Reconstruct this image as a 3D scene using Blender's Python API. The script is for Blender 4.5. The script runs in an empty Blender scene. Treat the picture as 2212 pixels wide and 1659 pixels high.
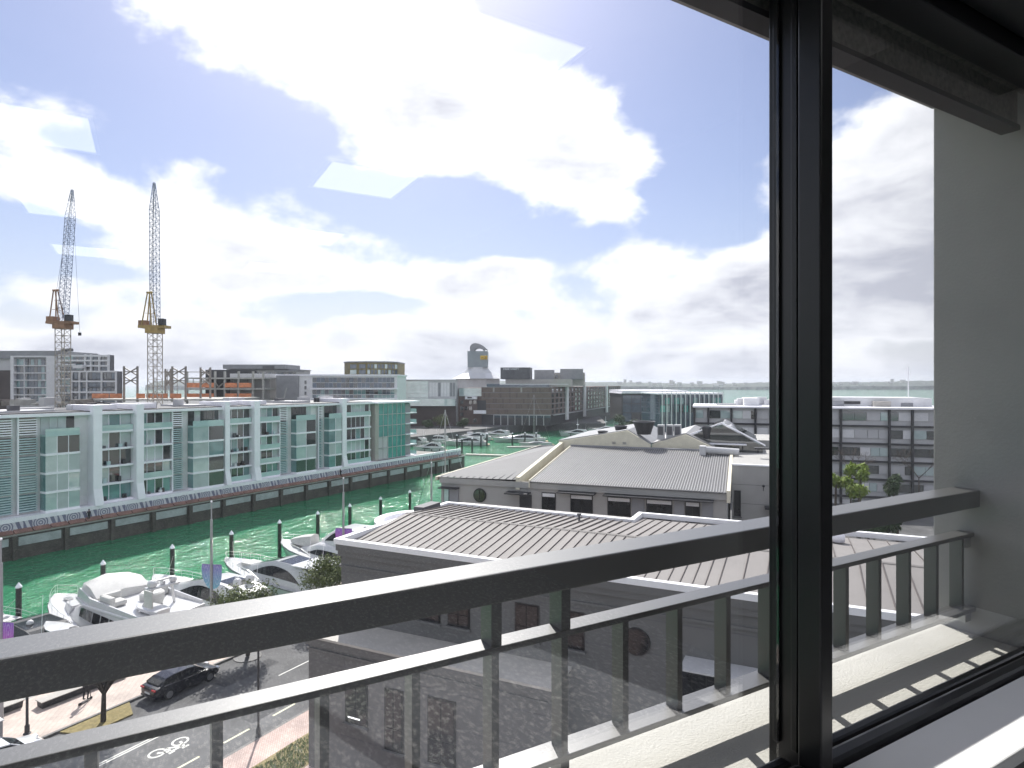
import bpy, math, random
from mathutils import Vector, Matrix
R = math.radians
random.seed(7)
scene = bpy.context.scene
col = scene.collection

# ---------------------------------------------------------------- camera
F, CX, CY, H = 1350.0, 1106.0, 829.5, 20.5      # focal length / centre in photo pixels (2212 wide), eye height
cam_d = bpy.data.cameras.new('camera'); cam = bpy.data.objects.new('camera', cam_d); col.objects.link(cam)
cam_d.sensor_width = 36; cam_d.lens = 36*F/2212.0
cam_d.clip_start = 0.05; cam_d.clip_end = 9000
cam.location = (0, 0, H); cam.rotation_euler = (R(90), 0, 0)
scene.camera = cam

# ---------------------------------------------------------------- sky and sun
SUN_AZ, SUN_EL = -12.0, 44.5
world = bpy.data.worlds.new('World'); scene.world = world; world.use_nodes = True
def build_world():
    nt = world.node_tree; N = nt.nodes; L = nt.links
    N.clear()
    def m(op, a, b=None, c=None):
        n = N.new('ShaderNodeMath'); n.operation = op
        for i, x in enumerate((a, b, c)):
            if x is None: continue
            if isinstance(x, (int, float)): n.inputs[i].default_value = x
            else: L.new(x, n.inputs[i])
        return n.outputs[0]
    out = N.new('ShaderNodeOutputWorld'); bg = N.new('ShaderNodeBackground')
    sky = N.new('ShaderNodeTexSky'); sky.sky_type = 'NISHITA'; sky.sun_disc = False
    sky.sun_elevation = R(SUN_EL); sky.sun_rotation = R(SUN_AZ)
    sky.air_density = 1.2; sky.dust_density = 0.6; sky.ozone_density = 2.2
    tc = N.new('ShaderNodeTexCoord'); sp = N.new('ShaderNodeSeparateXYZ'); L.new(tc.outputs['Generated'], sp.inputs[0])
    x, y, z = sp.outputs
    # cloud layer: direction projected on a flat deck
    zz = m('ADD', m('MAXIMUM', z, 0.0), 0.16)
    cb = N.new('ShaderNodeCombineXYZ'); L.new(m('DIVIDE', x, zz), cb.inputs[0]); L.new(m('DIVIDE', y, zz), cb.inputs[1])
    def noise(vec, scale, detail, rough, off=0.0, dist=0.0):
        n = N.new('ShaderNodeTexNoise'); n.inputs['Scale'].default_value = scale; n.inputs['Detail'].default_value = detail
        n.inputs['Roughness'].default_value = rough; n.inputs['Distortion'].default_value = dist
        a = N.new('ShaderNodeVectorMath'); a.operation = 'ADD'; L.new(vec, a.inputs[0]); a.inputs[1].default_value = (off, off*0.7, off*1.3)
        L.new(a.outputs[0], n.inputs['Vector']); return n.outputs[0]
    n_big = noise(cb.outputs[0], 0.75, 3, 0.5, 3.1, 0.2)
    # puffy small relief in direction space so that cloud edges billow instead of smearing
    st = N.new('ShaderNodeVectorMath'); st.operation = 'MULTIPLY'; L.new(tc.outputs['Generated'], st.inputs[0]); st.inputs[1].default_value = (1, 1, 1.5)
    n_puff = noise(st.outputs[0], 4.2, 8, 0.57, 9.4, 0.15)
    az = m('ARCTAN2', x, y); el = m('ARCSINE', z)
    ae = N.new('ShaderNodeCombineXYZ'); L.new(az, ae.inputs[0]); L.new(el, ae.inputs[1])
    # cloud masses seen over the harbour: azimuth, elevation, half sizes (degrees), weight
    masses = [(-19, 29, 7, 5, .20), (-13, 27, 7, 4.5, .25), (-5, 24, 7, 4.5, .25), (2, 20.5, 6, 3.6, .25), (7, 16.5, 5, 5, .25), (13, 20.5, 3.0, 2.0, .26),
              (-36, 14.5, 8, 2.0, .18), (-26, 11.5, 10, 3.0, .20), (-8, 9.5, 14, 2.6, .18), (11, 12.0, 2.5, 1.6, .2), (21, 9, 8, 4.0, .24), (33, 15, 6, 6.0, .34), (31, 8, 9, 4, .2),
              (-34, 23, 12, 4.2, -.46), (-22, 20, 8, 3.0, -.25), (-10, 16.0, 12, 2.0, -.44), (18.5, 23, 7, 7, -.55), (31, 27, 8, 4.5, -.55), (12, 30, 9, 5, -.35), (4, 31, 10, 3, -.25), (-22, 6.0, 8, 1.5, -.30), (2, 12.6, 7, 1.2, -.36), (-14, 7.2, 9, 1.0, -.34), (-33, 8.6, 5, .9, -.25), (-38, 11, 5, 1.6, -.25), (-40, 33, 9, 4, -.30), (-8, 5.5, 6, .9, -.2), (-26, 34, 9, 4, .16)]
    acc = None
    for (a, e, sa, se, w) in masses:
        s = N.new('ShaderNodeVectorMath'); s.operation = 'SUBTRACT'; L.new(ae.outputs[0], s.inputs[0]); s.inputs[1].default_value = (R(a), R(e), 0)
        k = N.new('ShaderNodeVectorMath'); k.operation = 'MULTIPLY'; L.new(s.outputs[0], k.inputs[0]); k.inputs[1].default_value = (1/R(sa), 1/R(se), 0)
        d = N.new('ShaderNodeVectorMath'); d.operation = 'DOT_PRODUCT'; L.new(k.outputs[0], d.inputs[0]); L.new(k.outputs[0], d.inputs[1])
        g = m('MULTIPLY', m('EXPONENT', m('MULTIPLY', d.outputs['Value'], -1.0)), w)
        acc = g if acc is None else m('ADD', acc, g)
    low = m('MULTIPLY', m('EXPONENT', m('MULTIPLY', m('MAXIMUM', el, 0.0), -9.0)), 0.26)       # banks pile up towards the horizon
    var = m('ADD', m('MULTIPLY_ADD', n_puff, 1.45, -0.725), m('MULTIPLY_ADD', n_big, 0.8, -0.40))
    dens = m('ADD', m('ADD', var, 0.675), m('ADD', acc, low))
    mr = N.new('ShaderNodeMapRange'); mr.interpolation_type = 'SMOOTHSTEP'; L.new(dens, mr.inputs['Value'])
    mr.inputs['From Min'].default_value = 0.60; mr.inputs['From Max'].default_value = 0.79
    alpha = m('MULTIPLY_ADD', mr.outputs[0], 0.93, 0.07)
    thick = N.new('ShaderNodeMapRange'); L.new(dens, thick.inputs['Value']); thick.inputs['From Min'].default_value = 0.78; thick.inputs['From Max'].default_value = 1.15
    st2 = N.new('ShaderNodeVectorMath'); st2.operation = 'MULTIPLY'; L.new(tc.outputs['Generated'], st2.inputs[0]); st2.inputs[1].default_value = (1, 1, 3.2)
    sh = noise(st2.outputs[0], 4.6, 6, 0.58, 21.0, 0.3)
    shade = m('MULTIPLY', m('MULTIPLY_ADD', thick.outputs[0], 0.75, 0.25), m('MULTIPLY_ADD', sh, 2.5, -0.66))
    # clouds near the sun glow
    sdir = N.new('ShaderNodeVectorMath'); sdir.operation = 'DOT_PRODUCT'; L.new(tc.outputs['Generated'], sdir.inputs[0]); sdir.inputs[1].default_value = (math.sin(R(SUN_AZ))*math.cos(R(SUN_EL)), math.cos(R(SUN_AZ))*math.cos(R(SUN_EL)), math.sin(R(SUN_EL)))
    glow = m('EXPONENT', m('MULTIPLY', m('SUBTRACT', 1.0, sdir.outputs['Value']), -26.0))
    lowgrey = m('EXPONENT', m('MULTIPLY', m('MAXIMUM', el, 0.0), -6.5))
    cm = N.new('ShaderNodeMixRGB'); L.new(m('MINIMUM', m('MAXIMUM', m('SUBTRACT', m('ADD', shade, m('MULTIPLY', lowgrey, 0.42)), m('MULTIPLY', glow, 0.6)), 0.0), 1.0), cm.inputs[0])
    cm.inputs[1].default_value = (4.0, 4.0, 4.1, 1); cm.inputs[2].default_value = (1.75, 1.8, 2.08, 1)
    sk = N.new('ShaderNodeMixRGB'); sk.blend_type = 'MULTIPLY'; sk.inputs[0].default_value = 1.0; L.new(sky.outputs[0], sk.inputs[1]); sk.inputs[2].default_value = (0.295, 0.272, 0.315, 1)
    hz = N.new('ShaderNodeMixRGB'); L.new(m('EXPONENT', m('MULTIPLY', m('MAXIMUM', el, 0.0), -11.0)), hz.inputs[0]); L.new(sk.outputs[0], hz.inputs[1]); hz.inputs[2].default_value = (2.25, 2.42, 2.85, 1)
    mix = N.new('ShaderNodeMixRGB'); L.new(alpha, mix.inputs[0]); L.new(hz.outputs[0], mix.inputs[1]); L.new(cm.outputs[0], mix.inputs[2])
    ad = N.new('ShaderNodeMixRGB'); ad.blend_type = 'ADD'; L.new(m('MULTIPLY', glow, 0.9), ad.inputs[0]); L.new(mix.outputs[0], ad.inputs[1]); ad.inputs[2].default_value = (1.7, 1.6, 1.5, 1)
    L.new(ad.outputs[0], bg.inputs[0]); bg.inputs[1].default_value = 0.15
    L.new(bg.outputs[0], out.inputs[0])
build_world()
world.cycles.sampling_method = 'MANUAL'; world.cycles.sample_map_resolution = 512
sun_d = bpy.data.lights.new('sun', 'SUN'); sun = bpy.data.objects.new('sun', sun_d); col.objects.link(sun)
sun_d.energy = 2.8; sun_d.angle = R(0.55); sun_d.color = (1.0, 0.965, 0.915)
sd = Vector((math.sin(R(SUN_AZ))*math.cos(R(SUN_EL)), math.cos(R(SUN_AZ))*math.cos(R(SUN_EL)), math.sin(R(SUN_EL))))
sun.location = sd*400; sun.rotation_euler = (-sd).to_track_quat('-Z', 'Y').to_euler()
scene.view_settings.view_transform = 'Standard'; scene.view_settings.look = 'None'
scene.view_settings.exposure = 1.42; scene.view_settings.gamma = 1.0; scene.view_settings.use_curve_mapping = False
cy = scene.cycles
cy.use_denoising = True; cy.max_bounces = 7; cy.diffuse_bounces = 3; cy.glossy_bounces = 3; cy.transmission_bounces = 3; cy.transparent_max_bounces = 10
cy.sample_clamp_indirect = 6.0; cy.caustics_reflective = False; cy.caustics_refractive = False

# ---------------------------------------------------------------- helpers
def P(px, py, z):                      # photo pixel -> point on the level z
    d = (H-z)*F/(py-CY); return ((px-CX)/F*d, d)
class Frame:                           # a plan frame: local x to the right, local y away, turned by a degrees
    def __init__(s, a, ox=0.0, oy=0.0): s.a = a; s.ox = ox; s.oy = oy; s.c = math.cos(R(a)); s.s = math.sin(R(a))
    def w(s, x, y): return (s.ox+x*s.c+y*s.s, s.oy-x*s.s+y*s.c)
    def loc(s, X, Y):
        X -= s.ox; Y -= s.oy; return (X*s.c-Y*s.s, X*s.s+Y*s.c)
    def atx(s, px, x):                 # local y where the pixel column px meets the line local x = const
        t = (px-CX)/F
        # (t d, d) -> x
        d = (x + s.ox*s.c - s.oy*s.s)/(t*s.c-s.s); return s.loc(t*d, d)[1]
    def aty(s, px, y):                 # local x where the pixel column px meets local y = const
        t = (px-CX)/F
        d = (y + s.ox*s.s + s.oy*s.c)/(t*s.s+s.c); return s.loc(t*d, d)[0]
    def zat(s, px, py, x=None, y=None):
        X, Y = s.w(x, s.atx(px, x)) if x is not None else s.w(s.aty(px, y), y)
        return H-(py-CY)*Y/F
class MB:
    def __init__(s): s.v = []; s.f = []
    def quad(s, *p): return s.poly(p)
    def poly(s, p):
        n = len(s.v); s.v += [tuple(q) for q in p]; s.f.append(tuple(range(n, n+len(p)))); return s
    def box(s, x0, x1, y0, y1, z0, z1):
        n = len(s.v); s.v += [(x, y, z) for z in (z0, z1) for (x, y) in ((x0, y0), (x1, y0), (x1, y1), (x0, y1))]
        s.f += [tuple(n+i for i in q) for q in ((3, 2, 1, 0), (4, 5, 6, 7), (0, 1, 5, 4), (1, 2, 6, 5), (2, 3, 7, 6), (3, 0, 4, 7))]; return s
    def prism(s, pts, z0, z1):         # pts counter-clockwise
        n = len(s.v); k = len(pts); s.v += [(x, y, z0) for x, y in pts]+[(x, y, z1) for x, y in pts]
        s.f.append(tuple(range(n+k-1, n-1, -1))); s.f.append(tuple(range(n+k, n+2*k)))
        for i in range(k): j = (i+1) % k; s.f.append((n+i, n+j, n+k+j, n+k+i))
        return s
    def loft(s, rings, cap=True, closed=True):
        n = len(s.v); k = len(rings[0])
        for r in rings: s.v += [tuple(q) for q in r]
        for a in range(len(rings)-1):
            for i in range(k if closed else k-1):
                j = (i+1) % k; s.f.append((n+a*k+i, n+a*k+j, n+(a+1)*k+j, n+(a+1)*k+i))
        if cap: s.f.append(tuple(range(n+k-1, n-1, -1))); m = n+(len(rings)-1)*k; s.f.append(tuple(range(m, m+k)))
        return s
    def tube(s, p, q, r, n=6, r2=None):
        p = Vector(p); q = Vector(q); d = (q-p).normalized(); a = d.orthogonal().normalized(); b = d.cross(a); r2 = r if r2 is None else r2
        c = [(math.cos(2*math.pi*i/n), math.sin(2*math.pi*i/n)) for i in range(n)]
        return s.loft([[p+(a*x+b*y)*r for x, y in c], [q+(a*x+b*y)*r2 for x, y in c]])
    def path(s, pts, r, n=5):
        for a, b in zip(pts, pts[1:]): s.tube(a, b, r, n)
        return s
    def rev(s, prof, n=12, cx=0, cy=0):  # (r, z) profile round the z axis
        return s.loft([[(cx+r*math.cos(2*math.pi*i/n), cy+r*math.sin(2*math.pi*i/n), z) for i in range(n)] for r, z in prof])
    def ball(s, c, r, n=8, sz=1.0):
        return s.loft([[(c[0]+r*math.sin(t)*math.cos(2*math.pi*i/n), c[1]+r*math.sin(t)*math.sin(2*math.pi*i/n), c[2]-r*sz*math.cos(t)) for i in range(n)] for t in [math.pi*(k+.15)/(n/2+.3) for k in range(n//2+1)]])
    def mesh(s, name, mat, smooth=False):
        me = bpy.data.meshes.new(name); me.from_pydata(s.v, [], s.f); me.materials.append(M[mat])
        if smooth:
            me.polygons.foreach_set('use_smooth', [True]*len(me.polygons))
        me.update(); return me
    def build(s, name, mat, parent=None, off=(0, 0, 0), smooth=False, bevel=0, kind=None, auto=None):
        o = bpy.data.objects.new(name, s.mesh(name, mat, smooth)); col.objects.link(o)
        o.location = (-off[0], -off[1], -off[2])
        if parent is not None: o.parent = parent
        if bevel:
            b = o.modifiers.new('bevel', 'BEVEL'); b.width = bevel; b.segments = 2; b.limit_method = 'ANGLE'
        if kind: o['kind'] = kind
        return o
def sm(o, ang=40):                     # smooth by angle
    me = o.data
    me.polygons.foreach_set('use_smooth', [True]*len(me.polygons))
    me.set_sharp_from_angle(angle=R(ang)); return o
def tag(o, label=None, cat=None, group=None, kind=None):
    for k, v in (('label', label), ('category', cat), ('group', group), ('kind', kind)):
        if v: o[k] = v
    return o
_cube = {}
def cube_mesh(mat):
    if mat not in _cube: _cube[mat] = MB().box(-.5, .5, -.5, .5, -.5, .5).mesh('block_'+mat, mat)
    return _cube[mat]
class T:                               # a thing: an Empty at its base, parts given in the coordinates of its frame
    def __init__(s, name, label, cat, fr=None, x=0, y=0, z=0, group=None, rz=0.0):
        s.fr = fr or Frame(0); s.off = (x, y, z)
        o = bpy.data.objects.new(name, None); col.objects.link(o); X, Y = s.fr.w(x, y)
        o.location = (X, Y, z); o.rotation_euler = (0, 0, -R(s.fr.a)); o.empty_display_size = .3
        tag(o, label, cat, group); s.o = o
    def bx(s, name, mat, x0, x1, y0, y1, z0, z1, parent=None, label=None):
        o = bpy.data.objects.new(name, cube_mesh(mat)); col.objects.link(o); o.parent = parent or s.o
        if parent is None or parent == s.o: ox, oy, oz = s.off
        else: ox, oy, oz = [a+b for a, b in zip(s.off, parent.location)]
        c = Vector(((x0+x1)/2-ox, (y0+y1)/2-oy, (z0+z1)/2-oz)); sc = Vector((abs(x1-x0), abs(y1-y0), abs(z1-z0)))
        if parent is not None and parent != s.o:
            ps = parent.scale; c = Vector((c[0]/ps[0], c[1]/ps[1], c[2]/ps[2])); sc = Vector((sc[0]/ps[0], sc[1]/ps[1], sc[2]/ps[2]))
        o.location = c; o.scale = sc
        if label: o['label'] = label
        return o
    def mb(s, name, mat, b, parent=None, smooth=False, bevel=0, kind=None):
        if parent is None or parent == s.o: off = s.off
        else: off = [a+c for a, c in zip(s.off, parent.location)]
        return b.build(name, mat, parent or s.o, off, smooth, bevel, kind)
def copy_tree(o, parent=None):
    c = o.copy(); col.objects.link(c); c.parent = parent
    for ch in o.children: copy_tree(ch, c)
    return c

# ---------------------------------------------------------------- materials
M = {}
def mat(name, c, rough=.6, metal=0.0, var=.12, scale=1.5, bump=0.0, bscale=None, spec=.5, coat=0.0, c2=None, stretch=None, emit=0):
    m = bpy.data.materials.new(name); m.use_nodes = True; nt = m.node_tree; N = nt.nodes; L = nt.links; b = N['Principled BSDF']
    b.inputs['Roughness'].default_value = rough; b.inputs['Metallic'].default_value = metal; b.inputs['Specular IOR Level'].default_value = spec
    b.inputs['Coat Weight'].default_value = coat
    g = N.new('ShaderNodeNewGeometry'); vec = g.outputs['Position']
    if stretch:
        k = N.new('ShaderNodeVectorMath'); k.operation = 'MULTIPLY'; L.new(vec, k.inputs[0]); k.inputs[1].default_value = stretch; vec = k.outputs[0]
    n = N.new('ShaderNodeTexNoise'); L.new(vec, n.inputs['Vector']); n.inputs['Scale'].default_value = scale; n.inputs['Detail'].default_value = 6; n.inputs['Roughness'].default_value = .62
    r = N.new('ShaderNodeValToRGB'); L.new(n.outputs[0], r.inputs[0]); r.color_ramp.elements[0].position = .32; r.color_ramp.elements[1].position = .68
    lo = c2 if c2 else tuple(x*(1-var) for x in c); hi = c if c2 else tuple(min(1, x*(1+var)) for x in c)
    r.color_ramp.elements[0].color = (*lo, 1); r.color_ramp.elements[1].color = (*hi, 1)
    L.new(r.outputs[0], b.inputs['Base Color'])
    if emit: b.inputs['Emission Strength'].default_value = emit; b.inputs['Emission Color'].default_value = (*c, 1)
    if bump:
        n2 = N.new('ShaderNodeTexNoise'); L.new(vec, n2.inputs['Vector']); n2.inputs['Scale'].default_value = bscale or scale*8; n2.inputs['Detail'].default_value = 4
        bp = N.new('ShaderNodeBump'); bp.inputs['Strength'].default_value = bump; bp.inputs['Distance'].default_value = .02; L.new(n2.outputs[0], bp.inputs['Height']); L.new(bp.outputs[0], b.inputs['Normal'])
    M[name] = m; return m
def glass(name, tint, refl=1.25, tr=1.0, ior=1.5):
    m = bpy.data.materials.new(name); m.use_nodes = True; nt = m.node_tree; N = nt.nodes; L = nt.links; N.remove(N['Principled BSDF'])
    o = N['Material Output']; t = N.new('ShaderNodeBsdfTransparent'); t.inputs[0].default_value = (*[x*tr for x in tint], 1)
    g = N.new('ShaderNodeBsdfGlossy'); g.inputs['Roughness'].default_value = 0.0; g.inputs[0].default_value = (1, 1, 1, 1)
    ge = N.new('ShaderNodeNewGeometry'); dp = N.new('ShaderNodeVectorMath'); dp.operation = 'DOT_PRODUCT'; L.new(ge.outputs['Normal'], dp.inputs[0]); L.new(ge.outputs['Incoming'], dp.inputs[1])
    def mm(op, *xs):
        q = N.new('ShaderNodeMath'); q.operation = op; q.use_clamp = True
        for i, x in enumerate(xs):
            if isinstance(x, (int, float)): q.inputs[i].default_value = x
            else: L.new(x, q.inputs[i])
        return q.outputs[0]
    ab = N.new('ShaderNodeMath'); ab.operation = 'ABSOLUTE'; L.new(dp.outputs['Value'], ab.inputs[0])
    fz = mm('MULTIPLY', mm('MULTIPLY_ADD', mm('POWER', mm('SUBTRACT', 1.0, ab.outputs[0]), 5.0), .96, .04), refl)
    x = N.new('ShaderNodeMixShader'); L.new(fz, x.inputs[0]); L.new(t.outputs[0], x.inputs[1]); L.new(g.outputs[0], x.inputs[2]); L.new(x.outputs[0], o.inputs[0])
    M[name] = m
mat('white_paint', (.88, .87, .92), .55, var=.05, scale=.6)
mat('white_render', (.70, .70, .71), .8, var=.08, scale=.8, bump=.15)
mat('cream_render', (.66, .62, .50), .85, var=.08, scale=1.2, bump=.2, bscale=30)
mat('grey_render', (.40, .39, .385), .85, var=.10, scale=.5, bump=.15, bscale=14)
mat('pale_grey', (.52, .52, .53), .75, var=.08, scale=.4)
mat('mid_grey', (.26, .265, .28), .75, var=.12, scale=.5)
mat('dark_grey', (.10, .10, .11), .7, var=.2, scale=.6)
mat('charcoal', (.035, .035, .04), .6, var=.25, scale=1)
mat('black_frame', (.012, .012, .014), .32, var=.2, scale=4, spec=.4)
mat('brown_dark', (.06, .045, .042), .8, var=.2, scale=.3)
mat('concrete', (.36, .36, .34), .85, var=.18, scale=.9, bump=.3)
mat('wet_concrete', (.085, .078, .066), .7, var=.35, scale=.7, bump=.4)
mat('quay_panel', (.40, .44, .44), .8, var=.2, scale=.8, bump=.2)
mat('beige_stone', (.42, .40, .37), .8, var=.08, scale=.7)
mat('gel_white', (.60, .60, .605), .22, var=.03, scale=.8, spec=.5, coat=.3)
mat('gel_grey', (.46, .47, .48), .25, var=.05, scale=.8, coat=.3)
mat('smoke_glass', (.012, .013, .016), .08, var=.3, scale=.5, spec=.45)
mat('canvas_white', (.52, .515, .495), .8, var=.05, scale=2, bump=.2)
mat('teak', (.34, .22, .13), .7, var=.15, scale=3)
mat('steel', (.62, .62, .62), .28, metal=1.0, var=.06)
mat('galv', (.40, .40, .40), .5, metal=.5, var=.15, scale=2)
mat('rubber', (.02, .02, .02), .8, var=.2)
mat('rail_paint', (.042, .0415, .040), .40, var=.04, scale=2.5, spec=1.0, coat=.4)
mat('plaster_wall', (.40, .40, .385), .9, var=.10, scale=1.2, bump=.12, bscale=90, c2=(.31, .31, .30))
mat('ledge_cream', (.47, .46, .42), .8, var=.05, scale=3, bump=.25, bscale=160)
mat('mottled_beam', (.27, .27, .235), .9, scale=60, c2=(.13, .13, .12), bump=.2)
mat('soffit_grey', (.36, .36, .36), .9, var=.1, scale=3)
mat('sill_white', (.88, .88, .88), .45, var=.02, scale=3)
mat('room_wall', (.28, .28, .28), .9, var=.04)
mat('ceiling_tile', (.40, .40, .40), .95, var=.04)
mat('lamp_panel', (1, 1, 1), .5, var=.01, emit=.8)
M['rail_paint'].node_tree.nodes['Principled BSDF'].inputs['Coat Roughness'].default_value = .38
# short speckled carpet
m_ = mat('carpet', (.16, .17, .18), .95, var=.1, scale=3)
def _carpet(m_):
    nt = m_.node_tree; N = nt.nodes; L = nt.links; b = N['Principled BSDF']; g = N['Geometry'] if 'Geometry' in N else N.new('ShaderNodeNewGeometry')
    n = N.new('ShaderNodeTexNoise'); n.inputs['Scale'].default_value = 42; n.inputs['Detail'].default_value = 2; n.inputs['Roughness'].default_value = .8; L.new(g.outputs['Position'], n.inputs['Vector'])
    r = N.new('ShaderNodeValToRGB'); e = r.color_ramp.elements; e[0].position = .535; e[0].color = (.27, .29, .33, 1); e[1].position = .63; e[1].color = (.95, .95, .95, 1)
    L.new(n.outputs[0], r.inputs[0]); L.new(r.outputs[0], b.inputs['Base Color'])
_carpet(m_)
glass('window_glass', (.985, .99, .99), 1.5)

# ---------------------------------------------------------------- the room the picture is taken from and its window
RF = Frame(-30.0)                      # local x along the window, local y out through it, camera at (0, 0)
GL, SX = .90, 2.60                     # glass plane, end wall of the balcony
zf = H-1.45
def struct(name, matn, fr, x0, x1, y0, y1, z0, z1):
    X, Y = fr.w((x0+x1)/2, (y0+y1)/2); b = MB().box(-(x1-x0)/2, (x1-x0)/2, -(y1-y0)/2, (y1-y0)/2, z0, z1)
    o = b.build(name, matn); o.location = (X, Y, 0); o.rotation_euler = (0, 0, -R(fr.a)); o['kind'] = 'structure'; return o
struct('floor', 'carpet', RF, -7, SX, -8, GL-.04, zf-.2, zf)
struct('ceiling', 'ceiling_tile', RF, -7, SX, -8, GL+.02, H+1.37, H+1.55)
struct('wall_back', 'room_wall', RF, -7, SX, -8.2, -8, zf-.2, H+1.5)
struct('wall_left', 'room_wall', RF, -7.2, -7, -8, GL+.1, zf-.2, H+1.5)
struct('wall_right', 'room_wall', RF, SX+.002, SX+.3, -8, GL-.06, zf-.2, H+1.5)
struct('wall_under_window', 'room_wall', RF, -7, SX, GL-.07, GL+.05, zf+.004, H-.91)
for i in range(4):
    for j in range(4):
        t = T('ceiling_light', 'square white office ceiling light seen mirrored in the window glass', 'ceiling light', RF, 1.24-1.8*i, -.52-1.81*j, H+1.37, 'ceiling lights of the office')
        x, y, z = t.off
        t.bx('diffuser', 'lamp_panel', x-.28, x+.28, y-.28, y+.28, z-.008, z-.003)
        f = MB()
        for a in (0, 1):
            f.box(x-.3+a*.58, x-.28+a*.58, y-.3, y+.3, z-.014, z-.001); f.box(x-.28, x+.28, y-.3+a*.58, y-.28+a*.58, z-.014, z-.001)
        t.mb('frame', 'white_paint', f)

win = T('window', 'black framed office window with one thick mullion and two glass panes', 'window', RF, 1.27, GL, H-.82)
zs, zh = H-.805, H+.972
mu = MB().box(1.2270, 1.2900, .852, .948, H-.90, H+1.36)
mull = win.mb('mullion', 'black_frame', mu, bevel=.004)
win.mb('bead', 'black_frame', MB().box(1.2175, 1.2268, .868, .884, zs, zh), mull, bevel=.002)
win.mb('bead', 'black_frame', MB().box(1.2175, 1.2268, .916, .930, zs, zh), mull, bevel=.002)
win.mb('inner_fin', 'black_frame', MB().box(1.196, 1.2368, .797, .8515, H-.90, H+1.36), mull, bevel=.004)
for (a, b) in ((-5.0, 1.1955), (1.2905, SX-.001)):
    fr_ = win.mb('bottom_rail', 'black_frame', MB().box(a, b, .832, .946, H-.90, H-.866), bevel=.004)
    win.mb('glazing_bead', 'black_frame', MB().box(a if a < 0 else 1.2375, b, .806, .8515, H-.8655, H-.805), fr_, bevel=.012)
    win.mb('glazing_bead', 'black_frame', MB().box(a, b, .8625, .8925, H-.8655, H-.813), fr_, bevel=.008)
    win.mb('glazing_bead', 'black_frame', MB().box(a, b, .9075, .925, H-.8655, H-.852), fr_, bevel=.003)
    win.mb('head_rail', 'black_frame', MB().box(a, b, .85, .946, zh, H+1.36), bevel=.004)
    win.bx('glass_pane', 'window_glass', a, b, GL-.003, GL+.003, H-.86, zh+.01)
win.mb('pelmet', 'black_frame', MB().box(-5.0, SX-.001, .74, .846, H+1.02, H+1.365), bevel=.004)
win.mb('sill', 'sill_white', MB().box(-5.0, SX-.001, .637, .7965, H-.845, H-.812), bevel=.004, )

bal = T('balcony', 'rendered balcony recess with cream ledge, grey end wall and soffit', 'balcony', RF, SX, 1.1, H-1.3)
bal.mb('ledge', 'ledge_cream', MB().box(-6, SX-.001, .951, 1.26, H-1.25, H-.909), bevel=.012)
bal.mb('end_wall', 'plaster_wall', MB().box(SX, SX+.35, .95, 1.27, H-3.2, H+1.6), bevel=.006)
bal.bx('soffit', 'soffit_grey', -6, SX-.002, .949, 1.27, H+1.055, H+1.4)
bal.bx('inner_soffit', 'mottled_beam', -6, SX-.002, .949, .9845, H+.996, H+1.053)
bm_ = bal.mb('blind_box', 'mottled_beam', MB().box(-6, SX-.035, .985, 1.03, H+.885, H+1.0545), bevel=.004)
bal.bx('bottom_bar', 'charcoal', -6, SX-.03, .98, 1.036, H+.868, H+.884, bm_)
bal.bx('lower_facade', 'plaster_wall', -6, SX+.35, .955, 1.2, 0, H-1.252)

rl = T('balcony_railing', 'grey painted metal balcony railing with flat top rail and upright bars', 'railing', RF, SX-.2, 1.155, H-.909)
zt = H-.3835
rl.mb('top_rail', 'rail_paint', MB().box(-6, SX-.004, 1.11, 1.20, zt-.062, zt), bevel=.004)
zm = H-.541
rl.mb('middle_rail', 'rail_paint', MB().box(-6, SX-.004, 1.128, 1.182, zm-.014, zm), bevel=.002)
zb = H-.812
rl.mb('bottom_rail', 'rail_paint', MB().box(-6, SX-.004, 1.124, 1.188, zb-.014, zb), bevel=.002)
pitch = .174
bb = MB().box(-.0085, .0085, 1.137, 1.177, zb+.0005, zm-.0145).mesh('baluster', 'rail_paint')
for k in range(-32, 11):
    x = .829*1.2-.030+pitch*k
    if x > SX-.06: continue
    o = bpy.data.objects.new('baluster', bb); col.objects.link(o); o.parent = rl.o; o.location = (x-rl.off[0], -rl.off[1], -rl.off[2])
    if k in (-2, -1) or (k+2) % 12 in (0, 1):
        rl.bx('post', 'rail_paint', x-.012, x+.012, 1.132, 1.18, zm+.0005, zt-.0625)
        rl.bx('foot_plate', 'rail_paint', x-.011, x+.011, 1.135, 1.176, H-.9085, zb-.0145)
for z in (zt-.05, zm-.035, zb-.035):
    rl.bx('wall_bracket', 'galv', SX-.045, SX-.006, 1.14, 1.17, z-.018, z+.018)
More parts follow.
